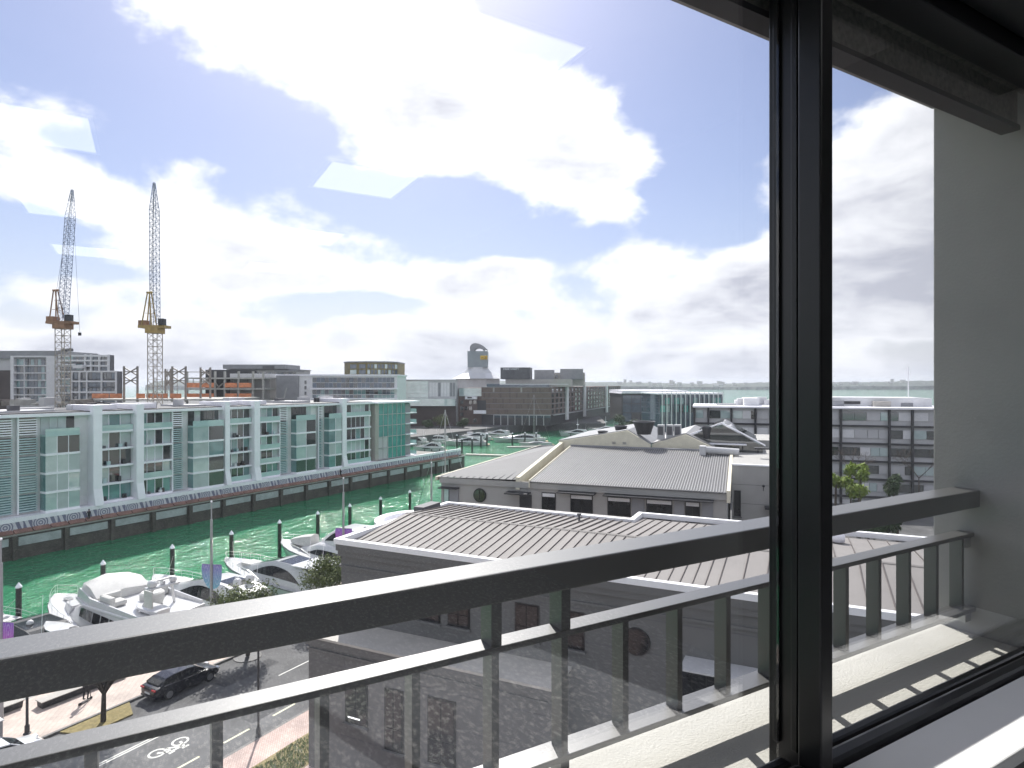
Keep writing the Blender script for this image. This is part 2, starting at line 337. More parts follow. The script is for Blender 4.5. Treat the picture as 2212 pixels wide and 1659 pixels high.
# ---------------------------------------------------------------- ground, water, quays
CF = Frame(30.0)                       # local y along the canal, local x across it (camera at 0, 0)
WZ = -3.0
def water_mat():
    m = bpy.data.materials.new('water'); m.use_nodes = True; nt = m.node_tree; N = nt.nodes; L = nt.links; b = N['Principled BSDF']
    b.inputs['Base Color'].default_value = (.004, .155, .066, 1); b.inputs['Roughness'].default_value = .07; b.inputs['IOR'].default_value = 1.33
    g = N.new('ShaderNodeNewGeometry')
    def nz(s, d, st=(1, 1, 1)):
        k = N.new('ShaderNodeVectorMath'); k.operation = 'MULTIPLY'; L.new(g.outputs['Position'], k.inputs[0]); k.inputs[1].default_value = st
        n = N.new('ShaderNodeTexNoise'); n.inputs['Scale'].default_value = s; n.inputs['Detail'].default_value = d; n.inputs['Roughness'].default_value = .6; L.new(k.outputs[0], n.inputs['Vector']); return n.outputs[0]
    a = N.new('ShaderNodeMath'); a.operation = 'MULTIPLY_ADD'; L.new(nz(.5, 2), a.inputs[0]); a.inputs[1].default_value = 1.6; L.new(nz(1.5, 5), a.inputs[2])
    bp = N.new('ShaderNodeBump'); bp.inputs['Strength'].default_value = 1.0; bp.inputs['Distance'].default_value = .30; L.new(a.outputs[0], bp.inputs['Height']); L.new(bp.outputs[0], b.inputs['Normal'])
    r = N.new('ShaderNodeValToRGB'); e = r.color_ramp.elements; e[0].position = .3; e[0].color = (.022, .175, .08, 1); e[1].position = .7; e[1].color = (.04, .25, .12, 1)
    L.new(nz(.05, 4), r.inputs[0]); L.new(r.outputs[0], b.inputs['Base Color'])
    M['water'] = m
water_mat()
o = MB().poly([(-6000, -300, WZ), (6000, -300, WZ), (6000, 8000, WZ), (-6000, 8000, WZ)]).build('water', 'water'); o['kind'] = 'structure'

mat('asphalt', (.095, .095, .097), .85, var=.30, scale=.45, bump=.25, bscale=40)
mat('road_paint', (.62, .62, .58), .7, var=.12, scale=6)
mat('road_yellow', (.62, .60, .42), .7, var=.12, scale=6)
mat('kerb_stone', (.16, .155, .15), .8, var=.15, scale=3)
mat('soil', (.22, .18, .08), .95, var=.3, scale=4, bump=.4)
def paver(name, c1, c2, mortar, bw, bh, ang=0):
    m = bpy.data.materials.new(name); m.use_nodes = True; nt = m.node_tree; N = nt.nodes; L = nt.links; b = N['Principled BSDF']; b.inputs['Roughness'].default_value = .8
    g = N.new('ShaderNodeNewGeometry'); rot = N.new('ShaderNodeVectorRotate'); rot.rotation_type = 'Z_AXIS'; rot.inputs['Angle'].default_value = R(ang); L.new(g.outputs['Position'], rot.inputs['Vector'])
    k = N.new('ShaderNodeTexBrick'); k.inputs['Scale'].default_value = 1; k.inputs['Brick Width'].default_value = bw; k.inputs['Row Height'].default_value = bh; k.inputs['Mortar Size'].default_value = .012
    k.inputs['Color1'].default_value = (*c1, 1); k.inputs['Color2'].default_value = (*c2, 1); k.inputs['Mortar'].default_value = (*mortar, 1); L.new(rot.outputs[0], k.inputs['Vector'])
    n = N.new('ShaderNodeTexNoise'); n.inputs['Scale'].default_value = .5; n.inputs['Detail'].default_value = 6; L.new(g.outputs['Position'], n.inputs['Vector'])
    r = N.new('ShaderNodeValToRGB'); r.color_ramp.elements[0].color = (.78, .78, .78, 1); r.color_ramp.elements[1].color = (1.15, 1.12, 1.1, 1); r.color_ramp.elements[0].position = .35; r.color_ramp.elements[1].position = .7; L.new(n.outputs[0], r.inputs[0])
    x = N.new('ShaderNodeMixRGB'); x.blend_type = 'MULTIPLY'; x.inputs[0].default_value = 1; L.new(k.outputs[0], x.inputs[1]); L.new(r.outputs[0], x.inputs[2]); L.new(x.outputs[0], b.inputs['Base Color'])
    M[name] = m
paver('pavers_pink', (.46, .345, .31), (.52, .40, .36), (.33, .25, .22), .24, .12, 75)
paver('pavers_wide', (.50, .425, .38), (.55, .47, .42), (.37, .30, .26), .6, .3, 75)
def land(name, fr, pts, z0, z1, matn):
    p = [fr.w(*q) for q in pts]
    ar = sum(a[0]*b[1]-b[0]*a[1] for a, b in zip(p, p[1:]+p[:1]))
    if ar < 0: p = p[::-1]
    o = MB().prism(p, z0, z1).build(name, matn); o['kind'] = 'structure'; return o
FK, NK, QE, QF = -41.8, -30.7, -47.6, -99.4        # far kerb, near kerb, near quay edge, far quay wall
land('ground', CF, [(QE, -90), (QE, 128), (40, 128), (40, 300), (420, 300), (420, -90)], -8, -.12, 'asphalt')
land('promenade', CF, [(QE+.05, -90), (QE+.05, 100), (FK, 100), (FK, -90)], -.119, .02, 'pavers_wide')
land('road', CF, [(FK+.2, -90), (FK+.2, 60), (NK-.2, 60), (NK-.2, -90)], -.118, -.115, 'asphalt')
land('footpath', CF, [(NK, -90), (NK, 60), (-12, 60), (-12, -90)], -.119, .02, 'pavers_pink')
land('quay_coping', CF, [(QE-.35, -90), (QE-.35, 128), (QE+.049, 128), (QE+.049, -90)], -4, .03, 'concrete')
def kerb(name, x0, x1, y0, y1, lab):
    t = T(name, lab, 'kerb', CF, (x0+x1)/2, y0, -.12)
    y = y0
    while y < y1: t.bx('kerb_stone', 'kerb_stone', x0, x1, y, min(y+1.18, y1), -.119, .024); y += 1.2
kerb('kerb', FK+.002, FK+.19, 10, 58, 'dark stone kerb along the promenade behind the parked dark car')
kerb('kerb', NK-.19, NK-.002, 14, 50, 'dark stone kerb of the pink brick footpath beside the grass')
# far side
land('far_quay', CF, [(QF-.35, -60), (QF-.35, 145.5), (-420, 146), (-420, -60)], -6, .82, 'wet_concrete')
land('far_shore_ground', Frame(0), [(-700, 318), (48, 318), (62, 470), (120, 520), (-700, 900)], -6, .5, 'asphalt')
land('far_left_ground', CF, [(-150, 140), (-150, 400), (-500, 400), (-500, 140)], -6, .6, 'asphalt')
land('east_wharf_ground', Frame(0), [(60, 150), (60, 330), (95, 400), (420, 400), (420, 150)], -6, .3, 'asphalt')
# ---------------------------------------------------------------- waterside apartments on the far quay
def fglass(name, c, c2, ior=1.9, rough=.04, scale=.35):
    m = mat(name, c, rough, var=.3, scale=scale, c2=c2, spec=.5); m.node_tree.nodes['Principled BSDF'].inputs['IOR'].default_value = ior
    return m
fglass('glass_teal', (.17, .33, .33), (.09, .20, .205), 2.2)
fglass('glass_dark', (.05, .06, .06), (.012, .018, .02), 2.2)
fglass('glass_pale', (.52, .62, .61), (.34, .45, .45), 2.2)
fglass('glass_green', (.10, .40, .36), (.04, .24, .22))
fglass('glass_blue', (.10, .14, .18), (.04, .06, .085))
fglass('balustrade_glass', (.46, .62, .60), (.36, .52, .51))
mat('slat_teal', (.42, .54, .56), .5, var=.1)
FZ = [2.65, 5.3, 7.95, 10.6, 13.25, 15.9]
XG, XB = -101.5, -99.98               # recessed glass line, front of the projecting glass boxes
u_ = lambda px, x: CF.atx(px, x)
apt = T('apartment_building', 'white and teal glass waterside apartment building with tall flared white fins', 'building', CF, -104, 60, .82)
UE = u_(800, XG)
apt.bx('wall', 'white_render', -118, XG-.05, 8, UE, .82, 15.9)
apt.bx('roof', 'charcoal', -119, XG+.6, 8, UE, 16.36, 16.5)
apt.bx('parapet', 'white_paint', XG-.3, XG+.95, 8, UE+.3, 15.92, 16.35)
def pane(t, matn, x, u0, u1, z0, z1): return t.bx('window_pane', matn, x-.04, x, u0+.03, u1-.03, z0, z1)
gm = ['glass_dark', 'glass_dark', 'glass_teal', 'glass_pale', 'glass_pale', 'glass_dark', 'glass_blind']
mat('glass_blind', (.44, .50, .50), .35, var=.1, scale=.5)
rnd = random.Random(11)
def flat_bay(u0, u1, floors=range(5), rail=True):
    n = max(2, round((u1-u0)/1.45)); w = (u1-u0)/n
    for k in floors:
        z0, z1 = FZ[k], FZ[k+1]
        apt.bx('balcony_slab', 'white_paint', XG+.002, XG+.86, u0+.05, u1-.05, z0-.17, z0+.13)
        if k == 4 or rnd.random() < .3:
            apt.bx('balustrade', 'balustrade_glass', XG+.80, XG+.83, u0+.1, u1-.1, z0+.132, z0+1.0)
        for i in range(n):
            pane(apt, rnd.choice(gm if k else gm[:3]), XG+.06, u0+i*w, u0+(i+1)*w, z0+.14, z1-.14)
            if i: apt.bx('mullion', 'white_paint', XG+.02, XG+.13, u0+i*w-.05, u0+i*w+.05, z0+.135, z1-.135)
def louvre_bay(u0, u1, teal=True):
    for k in range(5):
        z0, z1 = FZ[k], FZ[k+1]
        apt.bx('window_pane', 'glass_dark' if k > 2 else 'glass_teal', XG+.0, XG+.1, u0+.05, u1-.05, z0+.1, z1-.1)
        for j in range(7):
            z = z0+.2+j*(z1-z0-.3)/7
            apt.bx('louvre_slat', 'slat_teal' if teal and k < 4 else 'white_paint', XG+.3, XG+.46, u0+.02, u1-.02, z, z+.17)
    apt.bx('louvre_post', 'white_paint', XG+.2, XG+.5, u0-.09, u0+.09, FZ[0], FZ[5])
def glass_box(u0, u1, n=3):
    for k in range(4):
        z0, z1 = FZ[k], FZ[k+1]
        apt.bx('balcony_slab', 'white_paint', XG+.002, XB+.12, u0-.02, u1+.05, z0-.18, z0+.14)
        apt.bx('side_glass', 'glass_teal', XG+.01, XB-.02, u0, u0+.06, z0+.142, z1-.122)
        apt.bx('side_glass', 'glass_teal', XG+.01, XB-.02, u1-.06, u1, z0+.142, z1-.122)
        for i in range(n):
            w = (u1-u0)/n; pane(apt, rnd.choice(gm), XB, u0+i*w, u0+(i+1)*w, z0+.142, z1-.122)
            if i: apt.bx('mullion', 'white_paint', XB-.08, XB+.03, u0+i*w-.045, u0+i*w+.045, z0+.143, z1-.123)
    apt.bx('balcony_slab', 'balustrade_glass', XG+.002, XB+.1, u0-.02, u1+.05, FZ[4]-.12, FZ[4]+.14)
    apt.bx('balustrade', 'balustrade_glass', XB-.03, XB, u0, u1, FZ[4]+.142, FZ[4]+.95)
    n2 = max(2, round((u1-u0)/1.2))
    for i in range(n2):
        w = (u1-u0)/n2; pane(apt, rnd.choice(gm), XG+.06, u0+i*w, u0+(i+1)*w, FZ[4]+.14, FZ[5]-.1)
def fin(pl, pr):
    u0, u1 = u_(pl, -99.9), u_(pr, -99.9)
    # front line of the fin: straight, then kicked outwards at the foot
    prof = [(XG-1.2, 2.45), (-99.32, 2.45), (-99.9, 4.9), (-99.9, 17.35), (XG-6.0, 17.35), (XG-6.0, 16.55), (XG-1.2, 16.55)]
    b = MB(); b.loft([[(x, u0, z) for x, z in prof], [(x, u1, z) for x, z in prof]])
    apt.mb('fin', 'white_paint', b); return u0, u1
fins = [fin(*q) for q in ((202, 221), (295, 311), (487, 497), (550, 562), (740, 749))]
ua = lambda px: u_(px, XG+.5)
# left of the first fin
louvre_bay(u_(-60, XG+.3), u_(26, XG+.3)); louvre_bay(u_(38, XG+.3), u_(80, XG+.3)); glass_box(u_(98, XB), u_(172, XB), 3)
glass_box(u_(-230, XB), u_(-140, XB), 3)
flat_bay(fins[0][1]+.02, fins[1][0]-.02)
flat_bay(fins[1][1]+.02, ua(371)); louvre_bay(ua(372)+.1, ua(396)); glass_box(u_(417, XB), fins[2][0]-.3, 2)
flat_bay(fins[2][1]+.02, fins[3][0]-.02)
flat_bay(fins[3][1]+.02, ua(603)); louvre_bay(ua(604)+.1, ua(622)); glass_box(u_(640, XB), u_(682, XB), 2); louvre_bay(u_(684, XG+.3)+.4, u_(696, XG+.3)); glass_box(u_(711, XB), fins[4][0]-.2, 2)
flat_bay(fins[4][1]+.02, UE-.6)
for a, b in ((0, 1), (2, 3)):          # roof beams tying the fins
    for q in (a, b): apt.bx('fin_cap', 'white_paint', XG-6.2, -99.95, fins[q][0]-.25, fins[q][1]+1.6, 16.56, 17.34) if False else None
for i in range(5):
    u0, u1 = fins[i]; apt.bx('fin_cap', 'white_paint', XG-5.9, XG-.9, u1+.004, u1+3.4, 16.56, 17.3)
for i in range(26):                    # plant on the roof
    u = 12+rnd.random()*(UE-16); x = XG-3-rnd.random()*9; s = .4+rnd.random()*.8
    apt.bx('roof_unit', rnd.choice(['dark_grey', 'white_render', 'charcoal', 'pale_grey']), x-s, x+s, u-s, u+s*rnd.uniform(1, 3), 16.502, 16.5+rnd.uniform(.4, 1.3))
for i in range(4): apt.bx('roof_deck', 'pale_grey', XG-11, XG-2.5, 14+i*24+rnd.random()*5, 22+i*24, 16.503, 16.62+.1*i)
apt.bx('plinth', 'white_paint', XG-.02, -99.86, 8, UE+.6, 1.3, 2.5)
rf_ = random.Random(77)
for i in range(46):                    # chairs, tables and pots on the balconies
    k = rf_.randrange(5); j = rf_.randrange(4); a_, b_ = [(fins[0][1], fins[1][0]), (fins[1][1], ua(371)), (fins[2][1], fins[3][0]), (fins[3][1], ua(603))][j]; u = rf_.uniform(a_+.4, b_-.9); s = rf_.uniform(.2, .4)
    apt.bx('balcony_item', rf_.choice(['dark_grey', 'white_render', 'brown_dark', 'charcoal', 'slat_teal']), XG+.3, XG+.3+s, u, u+s*1.3, FZ[k]+.132, FZ[k]+.132+rf_.uniform(.35, .85))
# glazed prow block at the end of the quay
prow = T('apartment_building', 'green glass end block with bare stone column at the tip of the far quay', 'building', CF, -104, UE+4, .82)
u0, u1, u2 = UE+.02, u_(818, -100.6), u_(876, -100.6)
prow.bx('stone_column', 'beige_stone', -112, -100.6, u0+.7, u1, .82, 16.2)
prow.bx('wall', 'mid_grey', -112, -101.1, u1+.01, u2+2.5, .82, 15.6)
prow.bx('roof', 'white_paint', -113, -99.6, u0+.3, u2+4.5, 15.9, 16.3)
prow.bx('base', 'mid_grey', -112, -99.9, u1-4, u2+3, .83, 1.9)
n = 6; w = (u2-u1)/n
for k in range(5):
    z0, z1 = FZ[k], FZ[k+1]
    for i in range(n):
        if k < 2 and i < 2: 
            prow.bx('louvre_panel', 'pale_grey', -101.1, -100.75, u1+i*w+.03, u1+(i+1)*w-.03, z0+.1, z1-.05)
        else: prow.bx('window_pane', 'glass_green', -101.0, -100.7, u1+i*w+.05, u1+(i+1)*w-.05, z0+.08, z1-.06)
        if k == 0: prow.bx('mullion', 'pale_grey', -101.05, -100.55, u1+i*w-.05, u1+i*w+.05, 2.6, 15.8)
    prow.bx('balcony_slab', 'white_paint', -109, -100.4, u2+.02, u2+4.2, z0-.12, z0+.12)
    prow.bx('balcony_slab', 'pale_grey', -101.1, -100.5, u1, u2, z0-.06, z0+.06)
    prow.bx('window_pane', 'glass_green', -108, -101.6, u2+2.52, u2+2.6, z0+.13, z1-.13)
    prow.bx('balustrade', 'balustrade_glass', -108.9, -100.5, u2+4.1, u2+4.14, z0+.12, z0+1.0)
# quay: wall panels, piers, promenade and painted parapet
qw = T('quay_wall', 'weathered concrete quay wall with pale panels under the painted parapet', 'wall', CF, QF, 20, -5)
qw.bx('wall', 'wet_concrete', QF-.34, QF, -60, 145.5, -6, .2)
qw.bx('ledge', 'concrete', QF-.34, QF+.35, -60, 145.5, .21, .42)
u = 8.0; i = 0
while u < 144:
    qw.bx('panel', 'quay_panel', QF+.002, QF+.16, u+.5, min(u+5.6, 145), -1.15+.1*math.sin(i*2.1), -.08)
    qw.bx('pier', 'wet_concrete', QF+.003, QF+.5, u-.25, u+.3, -6, .2)
    u += 6.2; i += 1
def mural():
    m = bpy.data.materials.new('mural'); m.use_nodes = True; nt = m.node_tree; N = nt.nodes; L = nt.links; b = N['Principled BSDF']; b.inputs['Roughness'].default_value = .6
    tc = N.new('ShaderNodeTexCoord'); sp = N.new('ShaderNodeSeparateXYZ'); L.new(tc.outputs['Object'], sp.inputs[0])
    def mt(op, *a):
        n = N.new('ShaderNodeMath'); n.operation = op
        for i, x in enumerate(a):
            if isinstance(x, (int, float)): n.inputs[i].default_value = x
            else: L.new(x, n.inputs[i])
        return n.outputs[0]
    per = 4.1
    uu = mt('SUBTRACT', mt('MODULO', mt('ADD', sp.outputs[1], 1040.0), per), per/2)      # repeat along the wall
    zz = mt('SUBTRACT', sp.outputs[2], 0.0)
    d = mt('SQRT', mt('ADD', mt('MULTIPLY', uu, uu), mt('MULTIPLY', zz, zz)))
    rings = mt('SINE', mt('MULTIPLY', d, 21.0))
    bars = mt('SINE', mt('MULTIPLY', mt('ADD', uu, mt('MULTIPLY', zz, .35)), 7.2))
    inside = mt('LESS_THAN', d, 1.0)
    mix = mt('ADD', mt('MULTIPLY', rings, inside), mt('MULTIPLY', bars, mt('SUBTRACT', 1.0, inside)))
    s = mt('GREATER_THAN', mix, .1)
    x = N.new('ShaderNodeMixRGB'); L.new(s, x.inputs[0]); x.inputs[1].default_value = (.17, .17, .26, 1); x.inputs[2].default_value = (.62, .60, .66, 1); L.new(x.outputs[0], b.inputs['Base Color'])
    M['mural'] = m
mural()
par = T('parapet_wall', 'low promenade parapet painted with rows of pale and blue rings', 'wall', CF, -99.7, 60, .82)
pm = MB().box(-.12, .08, -68, 56, -.56, .56).build('painted_face', 'mural', par.o); pm.location = (.02, 28, .55)
par.bx('coping', 'white_paint', -99.95, -99.58, -8, 144, 1.94, 2.5)
mat('fender_red', (.23, .13, .105), .8, var=.35, scale=1.1)
fd = T('timber_fender', 'reddish brown timber fender boards running along the far quay edge', 'fender', CF, -99.2, 60, .43)
for i in range(62):
    u = 6+i*2.2
    b = MB(); b.loft([[(-99.6, u, .75), (-98.95, u, .44), (-98.95, u, .60), (-99.6, u, .98)], [(-99.6, u+2.05, .75), (-98.95, u+2.05, .44), (-98.95, u+2.05, .60), (-99.6, u+2.05, .98)]])
    if i == 0: me_ = b.build('board', 'fender_red', fd.o, fd.off); me0 = me_
    else:
        o = me0.copy(); col.objects.link(o); o.parent = fd.o; o.location = (me0.location[0], me0.location[1]+i*2.2, me0.location[2])
# ---------------------------------------------------------------- buildings behind, cranes, far shore
F0 = Frame(0)
S = lambda px, d: (px-CX)*d/F
Z = lambda py, d: H-(py-CY)*d/F
def grid(t, a0, a1, z0, z1, nx, nz, plane, mats, gx=.16, gz=.3, face='y', name='window', seed=1, frame=None):
    r = random.Random(seed); w = (a1-a0)/nx; h = (z1-z0)/nz
    for k in range(nz):
        for i in range(nx):
            p0, p1 = a0+i*w+w*gx/2, a0+(i+1)*w-w*gx/2; q0, q1 = z0+k*h+h*gz*.5, z0+(k+1)*h-h*gz*.5
            m_ = r.choice(mats) if isinstance(mats, (list, tuple)) else mats
            if face == 'y': o = t.bx(name, frame or m_, p0, p1, plane-.10, plane+.1, q0, q1)
            else: o = t.bx(name, frame or m_, plane-.1, plane+.10, p0, p1, q0, q1)
            if frame:
                e = .12
                if face == 'y': t.bx('pane', m_, p0+e, p1-e, plane-.14, plane-.08, q0+e, q1-e, o)
                else: t.bx('pane', m_, plane+.08, plane+.14, p0+e, p1-e, q0+e, q1-e, o)
D_ = 260.0; s_ = lambda px: S(px, D_); z_ = lambda py: Z(py, D_)
a = T('apartment_building', 'grey and white apartment block with long glazed balconies behind the cranes', 'building', F0, s_(60), D_, .6)
a.bx('wall', 'pale_grey', s_(-140), s_(147), D_, D_+24, .6, z_(775))
a.bx('roof_band', 'mid_grey', s_(-142), s_(130), D_-1.2, D_+24, z_(775)+.01, z_(758))
a.bx('dark_panel', 'brown_dark', s_(-140), s_(30), D_-.5, D_-.01, .6, z_(800))
a.bx('white_frame', 'white_render', s_(29), s_(36), D_-1.6, D_-.02, .6, z_(769))
a.bx('white_frame', 'white_render', s_(106), s_(127), D_-1.6, D_-.02, .6, z_(769))
a.bx('white_frame', 'white_render', s_(36.1), s_(105.9), D_-1.6, D_-.02, z_(772), z_(769))
fl = [868, 852.6, 836.9, 821, 805.5, 789.5, 774]
for k in range(6):
    a.bx('balcony_slab', 'white_render', s_(36.1), s_(105.9), D_-1.5, D_-.02, z_(fl[k])-.25, z_(fl[k])+.15)
    for i in range(9):
        x0 = s_(36.5)+i*(s_(105)-s_(36.5))/9
        a.bx('window', rnd.choice(['glass_blue', 'glass_dark', 'glass_teal', 'glass_blue']), x0+.1, x0+1.42, D_-.25, D_-.03, z_(fl[k])+.2, z_(fl[k+1])-.35)
    a.bx('post', 'white_render', s_(57), s_(58.6), D_-1.45, D_-1.2, z_(fl[k])+.16, z_(fl[k+1])-.26)
for j in range(3): a.bx('roof_unit', 'dark_grey', s_(118+j*9), s_(126+j*9), D_+2, D_+4, z_(758)+.0, z_(756)+.4*j)
b = T('apartment_building', 'white grid fronted apartment tower with stepped balconies beside the yellow crane', 'building', F0, s_(200), D_-6, .6)
b.bx('wall', 'dark_grey', s_(147.5), s_(255), D_-5, D_-2.5, .6, z_(768))
for px in (147.5, 202, 214.5, 232, 251): b.bx('white_frame', 'white_render', s_(px), s_(px+3.2), D_-5.8, D_-5.01, z_(804 if px > 150 else 868), z_(767))
for py in (770, 780, 791, 803.5): b.bx('white_frame', 'white_render', s_(150.8), s_(254), D_-6.1, D_-5.82, z_(py)-.35, z_(py)+.35)
grid(b, s_(150.8), s_(202), .8+4, z_(770), 8, 9, D_-5.0, ['glass_teal', 'glass_blue', 'glass_dark'], .1, .22, seed=4)
grid(b, s_(205.2), s_(251), z_(803), z_(770), 6, 3, D_-5.0, ['glass_blue', 'glass_dark'], .16, .22, seed=5)
for k in range(5):
    b.bx('balcony_slab', 'white_render', s_(186), s_(207), D_-8, D_-6.12, z_(795+k*14)-.3, z_(795+k*14)+1.0)
    b.bx('balcony_slab', 'white_render', s_(147.5), s_(186), D_-7, D_-6.12, z_(788+k*15)-.3, z_(788+k*15)+.25)
c = T('apartment_building', 'low dark glass building with white frame below the grid fronted tower', 'building', F0, s_(240), D_-14, .6)
c.bx('wall', 'dark_grey', s_(207), s_(300), D_-14, D_-11, .6, z_(803.5))
for px in (207, 223, 238, 268, 297): c.bx('white_frame', 'white_render', s_(px), s_(px+2), D_-14.8, D_-14.01, .6, z_(803))
for py in (804, 824, 846): c.bx('white_frame', 'white_render', s_(207), s_(299), D_-15, D_-14.81, z_(py)-.3, z_(py)+.3)
grid(c, s_(209), s_(297), z_(868), z_(805), 9, 4, D_-14, ['glass_dark', 'glass_blue'], .1, .2, seed=6)

# cranes
mat('crane_yellow', (.36, .25, .09), .6, var=.2, scale=1); mat('crane_rust', (.27, .155, .09), .7, var=.3, scale=1.2); mat('crane_grey', (.34, .31, .27), .6, var=.2, scale=1); mat('crane_blue', (.30, .34, .44), .6, var=.15, scale=1)
def lattice(p, q, w0, w1, n, r, side=(1, 0, 0)):
    p = Vector(p); q = Vector(q); d = (q-p); a = Vector(side); a = (a-d.normalized()*a.dot(d.normalized())).normalized(); b_ = d.normalized().cross(a); m_ = MB()
    def c(k, i):
        f = k/n; w = w0+(w1-w0)*f; sx, sy = ((-1, -1), (1, -1), (1, 1), (-1, 1))[i % 4]; return p+d*f+a*(sx*w/2)+b_*(sy*w/2)
    for i in range(4): m_.tube(c(0, i), c(n, i), r*1.5, 4)
    for k in range(n):
        for i in range(4):
            m_.tube(c(k+1, i), c(k+1, i+1), r, 3); m_.tube(c(k, i+(k % 2)), c(k+1, i+1-(k % 2)), r, 3)
    return m_
def crane(d, pxm, py_sl, top, lab, rust, pend=None):
    X = S(pxm, d); zs = Z(py_sl, d); t = T('tower_crane', lab, 'crane', F0, X, d, .5)
    t.mb('mast', 'crane_grey', lattice((X, d, .5), (X, d, zs-1.4), 2.0, 2.0, 22, .06))
    sl = t.mb('slewing_platform', rust, MB().prism([(X-1.3, d-1.5), (X+1.3, d-1.5), (X+1.3, d+1.5), (X-1.3, d+1.5)], zs-1.4, zs-.3))
    w = MB().box(X-2.9, X+2.7, d-1.3, d+1.3, zs-.3, zs+.25); t.mb('deck', rust, w)
    t.bx('cab', 'charcoal', X+1.5, X+2.6, d-1.6, d-.4, zs+.26, zs+1.6)
    t.bx('counterweight', 'crane_rust', X-3.0, X-1.4, d-1.0, d+1.0, zs+.26, zs+1.3)
    tip = Vector((S(top[0], d+4), d+4, Z(top[1], d+4)))
    root = Vector((X, d, zs+.4)); mid = root.lerp(tip, .80)
    t.mb('jib', 'crane_blue', lattice(root, mid, 1.4, 1.4, 26, .045)); t.mb('jib_tip', 'crane_blue', lattice(mid, tip, 1.4, .3, 7, .045))
    ap = Vector((X-1.4, d, zs+7.0)) if pend else Vector((X-.4, d-1, zs+7.0))
    g = MB()
    for s in (-1, 1):
        g.tube((X-.2, d+s, zs), ap+Vector((0, s*.4, 0)), .13, 4); g.tube((X-2.3, d+s, zs), ap+Vector((-.4, s*.4, 0)), .13, 4)
        for k in (.4, .7): g.tube(Vector((X-.2, d+s, zs)).lerp(ap, k), Vector((X-2.3, d+s, zs)).lerp(ap, k), .07, 4)
    g.tube(ap+Vector((-.5, -.5, 0)), ap+Vector((.1, .5, .2)), .25, 5)
    t.mb('back_frame', rust, g)
    r_ = MB(); r_.tube(ap, tip, .035, 3); r_.tube(ap+Vector((0, .5, 0)), tip, .035, 3); t.mb('pendant_rope', 'charcoal', r_)
    if pend:
        hx = tip+Vector((1.7, 0, 0)); r2 = MB().tube(tip, (hx[0], hx[1], Z(715, d)), .03, 3); hk = t.mb('hoist_rope', 'charcoal', r2)
        t.mb('hook_block', 'charcoal', MB().box(hx[0]-.25, hx[0]+.25, hx[1]-.2, hx[1]+.2, Z(722, d), Z(715, d)))
crane(137.0, 136, 697, (156, 410), 'rust orange tower crane with leaning lattice jib and hanging hook', 'crane_rust', True)
crane(132.0, 335, 706, (333, 395), 'yellow tower crane with its lattice jib raised almost vertical', 'crane_yellow')

# building site
mat('raw_steel', (.23, .21, .19), .6, var=.2); mat('net_orange', (.62, .24, .12), .85, var=.35, scale=.8)
D2 = 172.0; s2 = lambda px: S(px, D2); z2 = lambda py: Z(py, D2)
site = T('building_site', 'bare steel building frame with crossed braces and orange netting', 'building site', F0, s2(340), D2, .6)
site.bx('floor_slab', 'concrete', s2(200), s2(480), D2-1, D2+26, z2(862)-.4, z2(862))
def xbrace(p0, p1, y, yt, yb):
    for px in (p0, p1): site.bx('column', 'raw_steel', s2(px)-.22, s2(px)+.22, y-.2, y+.2, z2(yb), z2(yt))
    m_ = MB(); m_.tube((s2(p0), y, z2(yt+3)), (s2(p1), y, z2(yt+20)), .2, 4); m_.tube((s2(p1), y, z2(yt+3)), (s2(p0), y, z2(yt+20)), .2, 4)
    m_.tube((s2(p0), y, z2(yt+22)), (s2(p1), y, z2(yt+40)), .2, 4); m_.tube((s2(p1), y, z2(yt+22)), (s2(p0), y, z2(yt+40)), .2, 4)
    for q in (yt+12, yt+31): m_.tube((s2(p0), y, z2(q)), (s2(p1), y, z2(q)), .17, 4)
    site.mb('brace', 'raw_steel', m_)
xbrace(268, 297, D2, 791, 868); xbrace(368, 397, D2+1, 791, 868); xbrace(402, 424, D2+8, 792, 868); xbrace(314, 326, D2+10, 795, 868)
m_ = MB()
for px in (314, 345, 366): m_.tube((s2(px), D2+4, z2(868)), (s2(px), D2+4, z2(797)), .09, 4)
m_.tube((s2(314), D2+4, z2(803)), (s2(424), D2+4, z2(803)), .12, 4)
site.mb('edge_post', 'raw_steel', m_)
for px0, px1 in ((204, 240), (242, 268), (299, 318), (321, 366), (372, 396)): site.bx('orange_net', 'net_orange', s2(px0), s2(px1), D2-1.05, D2-.98, z2(860), z2(850))
for i in range(16):
    px = 30+rnd.random()*200; site.bx('material_stack', rnd.choice(['concrete', 'raw_steel', 'pale_grey', 'brown_dark']), s2(px), s2(px+rnd.uniform(4, 14)), D2-4-rnd.random()*6, D2-2, z2(874), z2(874-rnd.uniform(4, 18)))
D3 = 205.0; s3 = lambda px: S(px, D3); z3 = lambda py: Z(py, D3)
shell = T('building_site', 'half built concrete floors hung with orange netting behind the white fins', 'building site', F0, s3(490), D3, .6)
for py in (862, 838.5, 815.5): shell.bx('floor_slab', 'concrete', s3(400), s3(572), D3, D3+18, z3(py)-.5, z3(py))
for px in (402, 432, 463, 484, 514, 545, 567): shell.bx('column', 'concrete', s3(px)-.3, s3(px)+.3, D3+.3, D3+.9, .6, z3(802))
shell.bx('core_wall', 'pale_grey', s3(470), s3(560), D3+9, D3+17, .6, z3(806))
shell.bx('back_wall', 'charcoal', s3(405), s3(520), D3+12, D3+13, .6, z3(797))
for py in (861, 838): 
    for px0, px1 in ((403, 431), (434, 462), (486, 512), (516, 543)): shell.bx('orange_net', 'net_orange', s3(px0), s3(px1), D3-.05, D3+.02, z3(py-1), z3(py-11))
